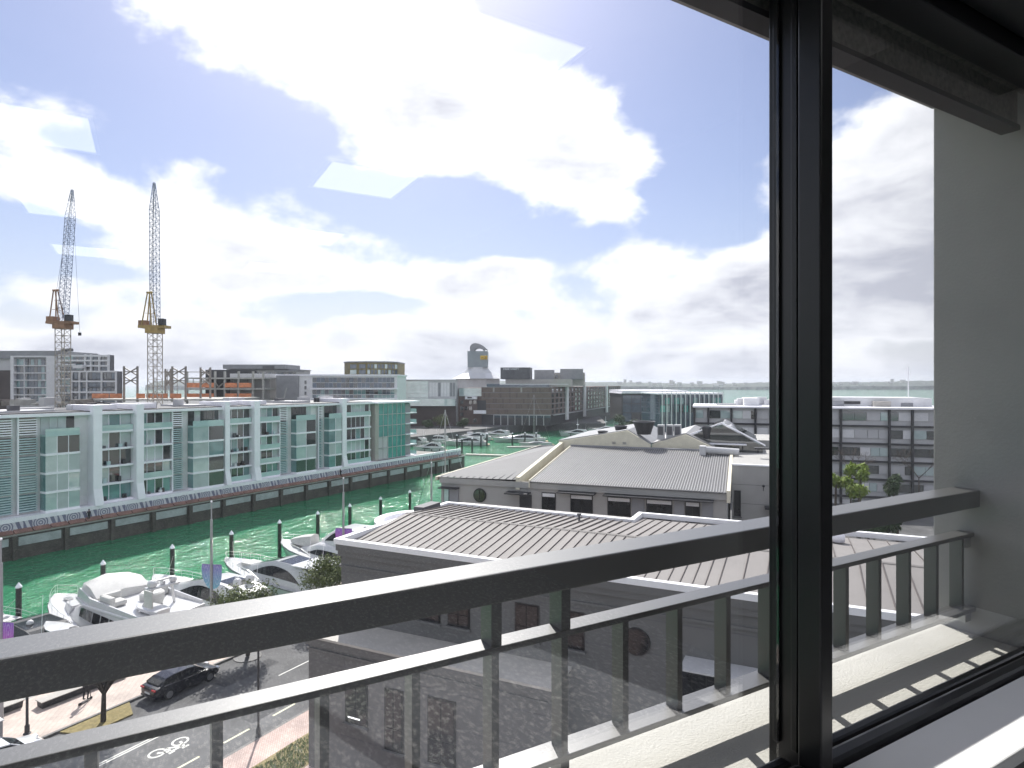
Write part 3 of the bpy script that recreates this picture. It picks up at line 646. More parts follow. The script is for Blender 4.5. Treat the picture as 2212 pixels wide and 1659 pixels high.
for i in range(9): shell.bx('prop', 'raw_steel', s3(410+i*17), s3(411+i*17), D3+2, D3+2.2, z3(838), z3(816))
m_ = MB(); m_.tube((s3(470), D3+.1, z3(838)), (s3(481), D3+.1, z3(828)), .25, 4); m_.tube((s3(466), D3+.1, z3(828)), (s3(474), D3+.1, z3(838)), .25, 4); shell.mb('brace', 'raw_steel', m_)

def simple(name, lab, d, px0, px1, pyt, depth, wallm, roofm='mid_grey', base=.5):
    t = T(name, lab, 'building', F0, S((px0+px1)/2, d), d, base)
    t.bx('wall', wallm, S(px0, d), S(px1, d), d, d+depth, base, Z(pyt, d)); t.bx('roof', roofm, S(px0, d)-.4, S(px1, d)+.4, d-.4, d+depth+.4, Z(pyt, d)+.01, Z(pyt, d)+.5)
    return t
t = simple('office_building', 'plain grey office building with louvred roof plant behind the building site', 290, 492, 640, 800, 20, 'pale_grey')
t.bx('plant_room', 'mid_grey', S(490, 290), S(623, 290), 286, 306, Z(799, 290)+.4, Z(788, 290)); t.bx('louvre', 'dark_grey', S(575, 290), S(600, 290), 285.8, 286, Z(798, 290), Z(791, 290))
t.bx('roof_slab', 'mid_grey', S(600, 290), S(642, 290), 285.5, 300, Z(803, 290), Z(800.5, 290))
grid(t, S(552, 290), S(640, 290), Z(840, 290), Z(803, 290), 10, 3, 290, ['glass_blue', 'glass_dark'], seed=9)
t = simple('office_building', 'grey clad office block with white framed glass front behind the apartments', 212, 598, 858, 812, 18, 'white_render', 'white_paint')
t.bx('clad_wall', 'mid_grey', S(598, 212), S(646, 212), 211.4, 211.99, .5, Z(811, 212))
m_ = MB(); m_.tube((S(622, 212), 208, Z(862, 212)), (S(628, 212), 208, Z(838, 212)), .25, 5); t.mb('flue', 'galv', m_)
for i in range(3): t.bx('small_window', 'glass_dark', S(658, 212), S(662, 212), 211.85, 212.1, Z(829+i*12, 212), Z(822+i*12, 212))
grid(t, S(675, 212), S(852, 212), Z(838, 212), Z(815, 212), 20, 2, 212, ['glass_blue', 'glass_blue', 'glass_dark'], .06, .1, seed=3)
grid(t, S(675, 212), S(852, 212), Z(864, 212), Z(841, 212), 20, 2, 212, ['glass_blue', 'glass_teal', 'glass_dark'], .08, .16, seed=8)
for py in (839.5, 861): t.bx('balcony_slab', 'white_paint', S(674, 212), S(860, 212), 209.8, 211.98, Z(py, 212)-.25, Z(py, 212)+.2)
mat('olive_panel', (.17, .14, .05), .6, var=.3, scale=.4)
t = T('apartment_building', 'olive gold penthouse block with curved front above the white framed offices', 'building', F0, S(795, 285), 285, .5)
pts = [(S(735, 285), 292), (S(752, 285), 286), (S(795, 285), 283), (S(838, 285), 285), (S(854, 285), 291), (S(854, 285), 310), (S(735, 285), 310)]
t.mb('wall', 'olive_panel', MB().prism(pts, .5, Z(783, 285))); 
cx_ = sum(p[0] for p in pts)/7; t.mb('roof', 'mid_grey', MB().prism([((x-cx_)*1.02+cx_, y-.3) for x, y in pts], Z(783, 285)+.01, Z(780.5, 285)))
for (x0, y0), (x1, y1), k in ((pts[1], pts[2], 1), (pts[2], pts[3], 6), (pts[3], pts[4], 3)):
    for i in range(k*1 if k > 1 else 2):
        kk = k if k > 1 else 2; f0, f1 = (i+.15)/kk, (i+.85)/kk
        for r_ in range(2):
            za, zb_ = Z(808-12*r_, 285), Z(799-12*r_, 285)
            ax, ay, bx_, by = x0+(x1-x0)*f0, y0+(y1-y0)*f0-.12, x0+(x1-x0)*f1, y0+(y1-y0)*f1-.12
            t.mb('window', 'glass_blue' if (i+r_) % 3 else 'glass_pale', MB().prism([(ax, ay), (bx_, by), (bx_, by+.3), (ax, ay+.3)], za, zb_))
t = simple('low_building', 'pale green glass hall with flat roof behind the marina', 300, 858, 985, 822, 20, 'pale_grey', 'pale_grey')
grid(t, S(860, 300), S(925, 300), Z(868, 300), Z(823, 300), 4, 5, 300, ['glass_pale'], .02, .06, seed=2)
grid(t, S(927, 300), S(984, 300), Z(858, 300), Z(825, 300), 9, 1, 300, ['white_render', 'mid_grey', 'white_render'], .2, .1, seed=2, name='panel')
t.bx('canopy', 'glass_pale', S(860, 300), S(986, 300), 294, 299.8, Z(876, 300), Z(861, 300)); t.bx('base_wall', 'brown_dark', S(870, 300), S(986, 300), 296, 299.7, .5, Z(877, 300))
# theatre tower with cone roof, box and shark fin cowl
mat('theatre_grey', (.24, .28, .30), .6, var=.1, scale=.3); mat('cone_metal', (.55, .56, .58), .45, var=.06, scale=.2)
D5 = 360.0; t = T('theatre_tower', 'pale cone roofed theatre tower topped by a grey fin shaped cowl', 'tower', F0, S(1030, D5), D5+8, .5)
X = S(1031, D5); w = S(1053, D5)-S(1009, D5)
def frus(z0, z1, w0, w1): return MB().loft([[(X+sx*w0/2, D5+8+sy*w0/2, z0) for sx, sy in ((-1, -1), (1, -1), (1, 1), (-1, 1))], [(X+sx*w1/2, D5+8+sy*w1/2, z1) for sx, sy in ((-1, -1), (1, -1), (1, 1), (-1, 1))]])
b_ = MB(); n8 = 8
def oct_(r, z): return [(X+r*math.cos(math.pi/8+i*math.pi/4), D5+8+r*math.sin(math.pi/8+i*math.pi/4), z) for i in range(8)]
b_.loft([oct_(S(1086, D5)-X+1, Z(818, D5)), oct_((S(1086, D5)-X)*.62, Z(806, D5)), oct_(w*.56, Z(796, D5)), oct_(w*.55, Z(793, D5))]); t.mb('cone_roof', 'cone_metal', b_)
t.mb('drum', 'pale_grey', MB().loft([oct_(S(1086, D5)-X-1, .5), oct_(S(1086, D5)-X-1, Z(818.3, D5))]))
bx0 = t.mb('box', 'theatre_grey', frus(Z(793, D5)+.01, Z(758, D5), w*.98, w))
fx = [(0.02, 0), (.0, .32), (.02, .62), (.10, .86), (.22, .98), (.36, 1.0), (.55, .9), (.78, .62), (1.0, .18), (.97, .12), (.86, .22), (.80, .05), (.76, .05), (.72, .26), (.55, .38), (.42, .36), (.32, .22), (.26, 0)]
x0, x1, z0, z1 = S(1013.5, D5), S(1052.5, D5), Z(757.5, D5), Z(740, D5)
b_ = MB(); r0 = [(x0+(x1-x0)*fx_, D5+5, z0+(z1-z0)*fz) for fx_, fz in fx]; r1 = [(x, D5+11, z) for x, y, z in r0]; b_.loft([r0, r1]); t.mb('cowl', 'mid_grey', b_)
def text(t, s, mat_, x, y, z, size, rot=0, extr=.05, parent=None):
    cu = bpy.data.curves.new('lettering', 'FONT'); cu.body = s; cu.size = size; cu.extrude = extr; cu.align_x = 'CENTER'; cu.materials.append(M[mat_])
    tmp = bpy.data.objects.new('tmp', cu); me = bpy.data.meshes.new_from_object(tmp); bpy.data.objects.remove(tmp)
    o = bpy.data.objects.new('lettering', me); col.objects.link(o); o.parent = t.o; o.location = (x-t.off[0], y-t.off[1], z-t.off[2]); o.rotation_euler = (R(90), 0, rot); return o
mat('sign_yellow', (.75, .48, .02), .5, var=.05)
t.bx('sign_panel', 'sign_yellow', S(1037.5, D5), S(1052.5, D5), D5+8-w*.5-.5, D5+8-w*.5-.12, Z(776, D5), Z(768, D5))
text(t, 'ASB', 'charcoal', S(1045, D5), D5+8-w*.5-.56, Z(775, D5), 2.0)

# brick hotel by the marina
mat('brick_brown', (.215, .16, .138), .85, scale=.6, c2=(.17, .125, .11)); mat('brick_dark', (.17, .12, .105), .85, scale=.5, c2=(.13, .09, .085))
D6 = 300.0; zt_ = 20.0; HF = Frame(8.0, S(1190, D6), D6)
hx0 = HF.aty(1040, 0)
h = T('hotel', 'long brown brick hotel with ribbon floors and dark ground storey beside the marina', 'building', HF, -15, 0, .5)
side = [HF.loc(S(1190, D6), D6), HF.loc(S(1341, 455), 455)]
h.bx('wall', 'brick_brown', hx0, 0, 0, 30, 5.5, zt_-1.2); h.bx('ground_storey', 'charcoal', hx0, -.3, .8, 30, .5, 5.5)
h.bx('roof', 'mid_grey', hx0-.3, .2, -.2, 30, zt_-1.19, zt_-.9)
for k in range(5): 
    zz = 5.6+k*2.65
    h.bx('floor_band', 'mid_grey', hx0+.1, -.05, -.16, -.01, zz, zz+.22)
nb = 30; w_ = (0-hx0)/nb
for k in range(5):
    for i in range(nb):
        if rnd.random() < .86: h.bx('brick_fin', rnd.choice(['brick_brown', 'brick_brown', 'brick_dark', 'beige_stone'] if rnd.random() < .06 else ['brick_brown', 'brick_dark', 'brick_brown']), hx0+i*w_+.05, hx0+(i+.72)*w_, -.34, -.165, 5.9+k*2.65, 8.1+k*2.65)
for i in range(8):
    x0 = hx0+6+i*(-hx0-6)/8; h.bx('ground_window', 'glass_blue', x0+.3, x0+(-hx0-6)/8-.2, .5, .79, 4.2, 5.4); h.bx('pillar', 'pale_grey', x0-.2, x0+.15, .2, .75, .5, 5.49)
h.bx('lintel', 'pale_grey', hx0+6, -.1, -.3, .4, 5.3, 5.58)
# set back wing on its left with white boxes
h.bx('wing', 'brick_dark', hx0-12, hx0-.02, 3, 30, .5, zt_-1.5); h.bx('wing_glass', 'glass_pale', hx0-11.8, hx0-.3, 2.7, 2.98, zt_-5.5, zt_-1.6)
h.bx('white_box', 'white_paint', hx0-8.5, hx0-2.6, 1.2, 2.95, 13.0, 14.4); h.bx('white_box', 'white_paint', hx0-3.6, hx0+2.4, -1.8, -.4, 6.1, 7.7)
h.bx('white_box', 'charcoal', hx0-7.2, hx0-5, 1.0, 1.19, 13.5, 14.2); h.bx('dark_recess', 'charcoal', hx0-2, hx0+2.3, -.36, -.17, 7.8, 12.5)
grid(h, hx0-11.5, hx0-.5, 1.0, 13, 5, 4, 3.0, ['glass_dark', 'brick_dark'], .3, .4, seed=12)
# long receding side
(ax, ay), (bx_, by) = side
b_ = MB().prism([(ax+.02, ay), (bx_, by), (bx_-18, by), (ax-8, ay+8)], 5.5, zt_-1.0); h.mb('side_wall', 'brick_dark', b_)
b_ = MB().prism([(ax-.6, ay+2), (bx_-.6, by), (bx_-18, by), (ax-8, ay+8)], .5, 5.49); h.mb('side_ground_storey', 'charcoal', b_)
dx, dy = bx_-ax, by-ay; ln = math.hypot(dx, dy); nx_, ny_ = dy/ln, -dx/ln
def sidebox(name, m__, f0, f1, z0, z1, o0, o1):
    p = [(ax+dx*f0+nx_*o0, ay+dy*f0+ny_*o0), (ax+dx*f0+nx_*o1, ay+dy*f0+ny_*o1), (ax+dx*f1+nx_*o1, ay+dy*f1+ny_*o1), (ax+dx*f1+nx_*o0, ay+dy*f1+ny_*o0)]
    h.mb(name, m__, MB().prism(p, z0, z1))
for f in (.145, .36, .70): sidebox('white_strip', 'white_render', f, f+.022, 2.0, zt_-.6, .01, .9)
for k in range(5): sidebox('floor_band', 'mid_grey', 0.005, .995, 5.6+k*2.65, 5.8+k*2.65, .01, .2)
for k in range(5):
    for i in range(24): sidebox('window', 'glass_dark', (i+.2)/24, (i+.6)/24, 6.2+k*2.65, 7.9+k*2.65, .012, .12)
sidebox('lintel', 'pale_grey', .02, .99, 5.2, 5.5, .05, .5)
h.bx('roof_glass', 'glass_blue', hx0+2, -1, 3, 12, zt_-.89, zt_+.6)
h.bx('penthouse', 'beige_stone', hx0+10, 9, 12, 40, zt_-.88, zt_+2.9)
pl = h.bx('plant_room', 'dark_grey', HF.aty(1083, 14), HF.aty(1146, 14), 11.2, 22, zt_+2.91, Z(793.5, 312)); 
text(h, 'PARK HYATT', 'white_paint', HF.aty(1104, 11), 11.1, Z(799, 311), 1.35)
h.bx('plant_room', 'mid_grey', HF.aty(1154, 30), HF.aty(1196, 30), 30, 36, zt_+2.92, Z(799, 330)); h.bx('plant_room', 'mid_grey', HF.aty(1210, 36), HF.aty(1259, 36), 36, 42, zt_+2.92, Z(797, 336))
h.bx('upper_storey', 'beige_stone', HF.aty(1165, 38), HF.aty(1262, 38), 38, 60, zt_-.5, Z(805, 338))
for i in range(9): h.bx('upper_window', 'glass_dark', HF.aty(1168+i*10.4, 38), HF.aty(1174+i*10.4, 38), 37.7, 37.98, Z(817, 338), Z(809, 338))
h.bx('white_beam', 'white_render', HF.aty(1080, 2), HF.aty(1228, 2), 1.5, 2.1, zt_+.2, zt_+.55)

# glazed events building and low wing to the right of the hotel
t = simple('events_building', 'low glazed events hall with pale flat roof beyond the brick hotel', 330, 1343, 1480, 851, 40, 'charcoal', 'white_paint', .3)
t.bx('roof_edge', 'white_paint', S(1343, 330), S(1482, 330), 326, 372, Z(850, 330)+.3, Z(844, 330)+.2)
grid(t, S(1345, 330), S(1478, 330), .6, Z(853, 330), 7, 3, 330, ['glass_blue', 'glass_dark'], .06, .08, seed=21)
t = simple('events_building', 'teal glass wharf building with row of white columns in front of the harbour', 215, 1425, 1560, 852, 30, 'glass_blue', 'white_paint', .3)
for i in range(14): t.bx('column', 'white_render', S(1428+i*10, 215), S(1429.4+i*10, 215), 213.5, 214, .3, Z(846, 215))
for i in range(26): t.bx('window', rnd.choice(['glass_teal', 'glass_blue', 'glass_green', 'glass_dark']), S(1427+(i % 13)*10, 215), S(1436+(i % 13)*10, 215), 214.6, 214.95, Z(890-(i//13)*17, 215), Z(876-(i//13)*17, 215))
m_ = MB()
for k, px in enumerate((1487, 1489)): m_.tube((S(px, 300), 300, .3), (S(px-1, 300), 300, Z(836, 300)), .5, 5)
# black framed hotel along the wharf (seen either side of the mullion)
WF = Frame(17.0, S(1797, 108), 108); zt_ = 16.2
w = T('wharf_hotel', 'black framed hotel with white panels and a pale flat roof before the harbour', 'building', WF, 0, 0, .2)
xl, xr = WF.aty(1500, 0), WF.aty(2120, 0)
w.bx('wall', 'pale_grey', xl, xr, .5, 14, .2, zt_); w.bx('roof', 'white_paint', xl-.3, xr, -.4, 14.4, zt_+.01, zt_+.3)
xs = [WF.aty(p, 0) for p in (1500, 1530, 1580, 1632, 1690, 1742, 1817, 1922, 1972, 2040, 2100)]
for k in range(6):
    z0 = zt_-3.02*(k+1); w.bx('floor_beam', 'charcoal', xl, xr, 0.0, .48, z0-.02, z0+.3)
    for i in range(len(xs)-1):
        x0, x1 = xs[i], xs[i+1]; g = x1-x0; j = 0; xx = x0+.25
        while xx < x1-.6:
            ww = min(rnd.uniform(1.0, 2.3), x1-.15-xx)
            mm_ = rnd.choice(['glass_dark', 'white_render', 'glass_dark', 'pale_grey', 'glass_pale'])
            o = w.bx('panel' if mm_ in ('white_render', 'pale_grey') else 'window', mm_, xx, xx+ww-.06, .30, .49, z0+1.1, z0+2.5)
            xx += ww
for x in xs: w.bx('column', 'charcoal', x-.16, x+.16, -.06, .47, .2, zt_-.02)
for i in range(22):
    px = 1560+rnd.random()*480; x = WF.aty(px, 5); w.bx('roof_unit', rnd.choice(['white_render', 'pale_grey', 'beige_stone', 'mid_grey']), x-rnd.random()*2-.5, x+1.2, 3+rnd.random()*7, 11, zt_+.302, zt_+.5+rnd.random()*1.3)
w.bx('roof_storey', 'white_render', WF.aty(1700, 6), WF.aty(1995, 6), 6, 13.5, zt_+.303, zt_+1.9); w.bx('roof_slot', 'charcoal', WF.aty(1810, 6), WF.aty(1858, 6), 5.8, 5.98, zt_+.7, zt_+1.2)
b_ = T('flagpole', 'thin white flagpole standing on the wharf hotel roof', 'flagpole', WF, WF.aty(1962, 8), 8, zt_+1.9)
b_.mb('pole', 'white_paint', MB().tube((b_.off[0], 8, zt_+1.9), (b_.off[0], 8, zt_+7.2), .07, 6)); b_.mb('finial', 'white_paint', MB().ball((b_.off[0], 8, zt_+7.25), .12))

# far shore: wooded ridge with scattered houses
mat('far_wood', (.06, .08, .065), .95, var=.35, scale=.012); mat('far_house', (.55, .53, .50), .9, var=.15, scale=.05)
def ridge(name, x0, x1, y, zmin, zmax, n, seed, depth=300):
    r = random.Random(seed); b = MB(); top = []
    ph = [r.uniform(0, 6) for _ in range(6)]
    rows = []
    for j, (fy, fz) in enumerate(((0, 0), (.04, .45), (.25, .8), (.6, 1.0), (1.0, .6))):
        row = []
        for i in range(n+1):
            f = i/n; hgt = zmin+(zmax-zmin)*(.5+.25*math.sin(f*9+ph[0])+.15*math.sin(f*23+ph[1])+.1*math.sin(f*61+ph[2]))+r.uniform(-1, 1)*1.6*(1 if j > 1 else 0)
            row.append((x0+(x1-x0)*f, y+depth*fy+r.uniform(-6, 6), WZ-.5+(hgt-WZ)*fz if j else WZ-1))
        rows.append(row)
    for j in range(len(rows)-1):
        for i in range(n): b.quad(rows[j][i], rows[j][i+1], rows[j+1][i+1], rows[j+1][i])
    o = b.build(name, 'far_wood'); o['kind'] = 'structure'; return o
ridge('hills', -1500, 5200, 2550, 22, 44, 420, 3)
for i in range(70):
    r = random.Random(100+i); x = r.uniform(450, 2150); y = 2560+r.uniform(0, 90); z = 4+(y-2560)*.22+r.uniform(0, 12); s = r.uniform(5, 11)
    t = T('far_house', 'tiny pale house scattered on the wooded far shore', 'house', F0, x, y, z-8, 'houses on the far shore')
    t.bx('wall', 'far_house', x-s, x+s, y, y+s, z-8, z+3.5)
    t.mb('roof', 'mid_grey', MB().loft([[(x-s-1, y-1, z+3.5), (x-s-1, y+s+1, z+3.5), (x-s-1, y+s/2, z+6.5)], [(x+s+1, y-1, z+3.5), (x+s+1, y+s+1, z+3.5), (x+s+1, y+s/2, z+6.5)]]))
# ---------------------------------------------------------------- the rendered building below, with the seamed roof
mat('roof_beige', (.215, .20, .192), .75, var=.07, scale=.5); mat('seam', (.11, .09, .085), .6, var=.2); mat('parapet_white', (.80, .80, .82), .6, var=.05, scale=1.5)  # seam colour is darkened to paint the shadowed sides of the ribs
mat('wall_taupe', (.135, .134, .133), .85, var=.07, scale=.6, bump=.12, bscale=20); mat('yellow_line', (.70, .58, .10), .6, var=.05)
q = P(733, 1163, 11.75); BF = Frame(25.0, *q)
B = T('low_office_building', 'grey rendered building with beige seamed metal roof and white parapets', 'building', BF, 8, 0, -.12)
XR = 44.0
B.bx('wall', 'wall_taupe', .1, XR, .05, 14.3, -.1, 11.1)
for z0, z1, o_ in ((11.1, 11.45, .22), (10.78, 11.09, .14), (10.15, 10.28, .09)): B.bx('cornice', 'wall_taupe', .1-o_, XR, .05-o_, .049, z0, z1)
B.bx('cornice', 'wall_taupe', -.1, .099, .05, 12.0, 11.1, 11.45)
def par_(x0, x1, y0, y1): B.mb('parapet', 'parapet_white', MB().box(x0, x1, y0, y1, 11.455, 11.76), bevel=.02)
par_(-.25, XR, -.2, .12); par_(-.25, .12, .125, 12.2); par_(.125, 13.6, 11.85, 12.2); par_(13.605, 13.95, 11.85, 14.5); par_(13.955, XR, 14.15, 14.5)
b_ = MB().box(-.5, .3, 8.2, 10.4, 11.3, 12.05); B.mb('parapet_block', 'dark_grey', b_)
yr, ze, zr = 6.4, 11.3, 12.0
rf = B.mb('roof', 'roof_beige', MB().quad((.125, .125, ze), (XR, .125, ze), (XR, yr, zr), (.125, yr, zr)).quad((.125, yr, zr), (XR, yr, zr), (XR, 14.1, ze+.1), (.125, 14.1, ze+.1)))
B.mb('gutter', 'yellow_line', MB().box(13.5, XR, .28, .36, ze+.03, ze+.045), rf)
B.mb('ridge_cap', 'roof_beige', MB().loft([[(.125, yr-.12, zr+.01), (.125, yr, zr+.06), (.125, yr+.12, zr+.01)], [(XR, yr-.12, zr+.01), (XR, yr, zr+.06), (XR, yr+.12, zr+.01)]]), rf)
def seam_mesh(y0, z0, y1, z1, h=.06, w=.017): return MB().loft([[(-w, y0, z0-.02), (w, y0, z0-.02), (w, y0, z0+h), (-w, y0, z0+h)], [(-w, y1, z1-.02), (w, y1, z1-.02), (w, y1, z1+h), (-w, y1, z1+h)]])
sa = seam_mesh(.25, ze, yr-.1, zr).mesh('seam', 'seam'); sb = seam_mesh(yr+.1, zr, 11.8, ze+.32).mesh('seam', 'seam'); sc_ = seam_mesh(yr+.1, zr, 14.0, ze+.1).mesh('seam', 'seam')
x = .55
while x < XR-.3:
    for me in (sa, sb if x < 13.6 else sc_):
        o = bpy.data.objects.new('seam', me); col.objects.link(o); o.parent = rf; o.location = (x, 0, 0)
    x += .55 if x < 20 else .98
B.mb('roof_hatch', 'mid_grey', MB().box(19.5, 20.7, 7.6, 8.6, zr-.1, zr+.28), bevel=.04); B.mb('roof_vent', 'white_paint', MB().rev([(.45, zr-.3), (.45, zr), (.36, zr+.22), (.1, zr+.32)], 14, 25.5, 11.5), smooth=True)
B.mb('roof_vent', 'dark_grey', MB().rev([(.07, zr-.4), (.07, zr+.05), (.16, zr+.07), (.14, zr+.2)], 8, 10.8, 10.2))
# lower storey pushed forward
B.bx('lower_wall', 'wall_taupe', -.2, 13.8, -2.2, .04, -.1, 7.0)
B.bx('ledge', 'beige_stone', -.35, 13.9, -2.4, .045, 7.0, 7.12); 
for z0, z1, o_ in ((6.6, 6.99, .12), (6.3, 6.42, .07)): B.bx('cornice', 'wall_taupe', -.2-o_, 13.8+o_, -2.2-o_, -2.201, z0, z1)
for z in (2.2, 4.1, 5.75): B.bx('groove', 'dark_grey', -.2, 13.8, -2.206, -2.195, z, z+.03)
for xg in (2.2, 6.8, 11.2): B.bx('groove', 'dark_grey', xg, xg+.03, -2.206, -2.195, 5.8, 6.29)
for z in (8.4, 9.9, 5.2, 3.4): B.bx('groove', 'dark_grey', 13.85 if z < 7 else .1, XR, .042, .052, z, z+.03)
def window(t, x0, x1, y, z0, z1, bars=2, glassm='smoke_glass', blind=0.0, sill=True):
    f = t.bx('window', 'black_frame', x0, x1, y-.05, y+.06, z0, z1)
    n = bars; w = (x1-x0-.08)/n
    for i in range(n):
        for (a, b) in ((z0+.06, z0+(z1-z0)*.36), (z0+(z1-z0)*.36+.05, z1-.06)): t.bx('pane', glassm, x0+.04+i*w+.03, x0+.04+(i+1)*w-.03, y-.09, y-.04, a, b, f)
    if blind: t.bx('blind', 'white_render', x0+.08, x1-.08, y-.10, y-.06, z1-(z1-z0)*blind, z1-.07, f)
    if sill: t.bx('sill', 'wall_taupe', x0-.1, x1+.1, y-.2, y-.051, z0-.12, z0-.01, f)
for (p0, p1) in ((905, 950), (967, 1014), (1112, 1164), (1205, 1262)): window(B, BF.aty(p0, 0), BF.aty(p1, 0), .04, 8.0, 9.75)
for (p0, p1, za, zb_) in ((747, 795, 3.0, 5.3), (832, 872, 2.2, 5.3), (925, 985, 2.2, 5.4), (1110, 1172, 1.0, 3.4)): window(B, BF.aty(p0, -2.2), BF.aty(p1, -2.2), -2.21, za, zb_)
xl_ = BF.aty(747, -2.2); B.bx('strip_lamp', 'lamp_panel', xl_+.25, xl_+1.0, -2.345, -2.31, 3.32, 3.36)
for (p0, p1) in ((1462, 1560), (1580, 1680), (1750, 1880), (1900, 2010)): window(B, BF.aty(p0, 0), BF.aty(p1, 0), .04, 5.4, 8.3, 3, 'smoke_glass', 0, False)
xc = BF.aty(1374.6, 0); zc = BF.zat(1374.6, 1386, y=0)
rw = B.mb('round_window', 'black_frame', MB().loft([[(xc+.62*math.cos(a), yy, zc+.62*math.sin(a)) for a in [i*math.pi/16 for i in range(32)]] for yy in (.06, -.04)]))
B.mb('pane', 'smoke_glass', MB().loft([[(xc+.55*math.cos(a), yy, zc+.55*math.sin(a)) for a in [i*math.pi/16 for i in range(32)]] for yy in (-.035, -.06)]), rw)
B.bx('canopy', 'pale_grey', BF.aty(1480, 0), BF.aty(1700, 0), -1.4, .04, 8.55, 8.62)
# round stair drum behind its left corner
dr = T('rotunda', 'low round white walled roof drum beside the seamed roof', 'building', BF, -3.4, 13.2, -.1)
def ring(r0, r1, z0, z1, n=40):
    b = MB(); c = [(math.cos(2*math.pi*i/n), math.sin(2*math.pi*i/n)) for i in range(n)]
    b.loft([[(-3.4+r0*x, 13.2+r0*y, z0) for x, y in c], [(-3.4+r1*x, 13.2+r1*y, z0) for x, y in c], [(-3.4+r1*x, 13.2+r1*y, z1) for x, y in c], [(-3.4+r0*x, 13.2+r0*y, z1) for x, y in c], [(-3.4+r0*x, 13.2+r0*y, z0) for x, y in c]], cap=False); return b
dr.mb('parapet', 'parapet_white', ring(2.75, 3.4, 9.3, 10.0)); dr.mb('wall', 'wall_taupe', ring(2.6, 3.2, -.1, 9.3)); dr.mb('roof', 'white_paint', MB().rev([(2.74, 9.35), (.01, 9.45)], 40, -3.4, 13.2)); 

# ---------------------------------------------------------------- second building with corrugated roofs
mat('corrugated', (.27, .267, .27), .5, metal=.1, var=.06, scale=.6); mat('corrugated_pale', (.13, .13, .135), .75, metal=.0, var=.06, scale=.4); mat('valley_shade', (.085, .085, .09), .6, var=.1)
mat('wall_light', (.37, .362, .348), .85, var=.06, scale=.5, bump=.1)
qa = P(950.5, 1028.8, 10.5); GF = Frame(20.3, *qa)
G = T('gabled_building', 'light rendered building with corrugated grey roofs, cream gables and black vents', 'building', GF, 14, 0, -.12)
G.bx('wall', 'wall_light', .1, 29.4, .1, 17, -.1, 9.8); G.bx('fascia', 'wall_light', 0, 29.6, -.12, .099, 9.81, 10.42); G.bx('back_wall', 'wall_light', .1, 8.9, 17.01, 37, -.1, 10.3)
lr = G.mb('left_roof', 'corrugated_pale', MB().quad((-.25, -.2, 10.45), (8.7, -.2, 10.62), (8.7, 17.2, 12.6), (-.25, 37, 10.45)))
G.mb('eave', 'cream_render', MB().loft([[(-.45, -.3, 10.1), (-.2, -.3, 10.1), (-.2, -.3, 10.5), (-.45, -.3, 10.5)], [(-.45, 37, 10.1), (-.2, 37, 10.1), (-.2, 37, 10.5), (-.45, 37, 10.5)]]))
for i in range(34):
    x0 = .2+i*.25; G.mb('rib', 'corrugated_pale', MB().loft([[(x0-.05, -.15, 10.46+.019*x0), (x0+.05, -.15, 10.46+.019*x0), (x0, -.15, 10.54+.019*x0)], [(x0-.05, 17+(8.7-x0)*2.1, 12.62-.24*(8.7-x0)), (x0+.05, 17+(8.7-x0)*2.1, 12.62-.24*(8.7-x0)), (x0, 17+(8.7-x0)*2.1, 12.70-.24*(8.7-x0))]]), lr) if i % 3 == 0 else None
G.mb('cream_parapet', 'cream_render', MB().loft([[(8.75, -.1, 9.6), (9.2, -.1, 9.6), (9.2, -.1, 10.85), (8.75, -.1, 10.85)], [(8.75, 17.3, 9.6), (9.2, 17.3, 9.6), (9.2, 17.3, 13.15), (8.75, 17.3, 13.15)]]))
G.bx('gutter', 'dark_grey', 9.2, 10.35, .1, 16, 9.81, 9.9)
x0, x1 = 10.35, 29.4
mr_ = G.mb('main_roof', 'valley_shade', MB().loft([[(x0, -.25, 10.42), (x1, -.25, 10.42), (x1, 16.2, 12.5), (x0, 16.2, 12.5)], [(x0, -.25, 10.50), (x1, -.25, 10.50), (x1, 16.2, 12.58), (x0, 16.2, 12.58)]]))  # sheet coloured dark to paint shade in the valleys between the ribs
rm = MB().loft([[(-.075, -.26, 10.49), (.075, -.26, 10.49), (.035, -.26, 10.575), (-.035, -.26, 10.575)], [(-.075, 16.1, 12.57), (.075, 16.1, 12.57), (.035, 16.1, 12.655), (-.035, 16.1, 12.655)]]).mesh('rib', 'corrugated')
nr = 76
for i in range(nr):
    o = bpy.data.objects.new('rib', rm); col.objects.link(o); o.parent = mr_; o.location = (x0+.15+i*(x1-x0-.3)/(nr-1), 0, 0)
G.bx('ridge_cap', 'mid_grey', x0-.1, x1+.1, 16.0, 16.45, 12.6, 12.78)
G.mb('barge_board', 'cream_render', MB().loft([[(x0-.12, -.28, 9.9), (x0, -.28, 9.9), (x0, -.28, 10.66), (x0-.12, -.28, 10.66)], [(x0-.12, 16.3, 11.9), (x0, 16.3, 11.9), (x0, 16.3, 12.74), (x0-.12, 16.3, 12.74)]]))
G.mb('barge_board', 'cream_render', MB().loft([[(x1, -.28, 9.6), (x1+.32, -.28, 9.6), (x1+.32, -.28, 10.7), (x1, -.28, 10.7)], [(x1, 16.3, 11.7), (x1+.32, 16.3, 11.7), (x1+.32, 16.3, 12.8), (x1, 16.3, 12.8)]]))
def gable(name, m_, pts, y0, y1): return G.mb(name, m_, MB().loft([[(x, y0, z) for x, z in pts], [(x, y1, z) for x, z in pts]]))
gable('gable_wall', 'cream_render', [(8.6, 11), (20.2, 11), (20.2, 13.1), (17.4, 14.75), (8.6, 13.15)], 16.5, 16.9)
gable('gable_wall', 'cream_render', [(20.3, 11), (27.6, 11), (27.6, 12.9), (24.3, 14.4), (20.3, 13.1)], 17.2, 17.6)
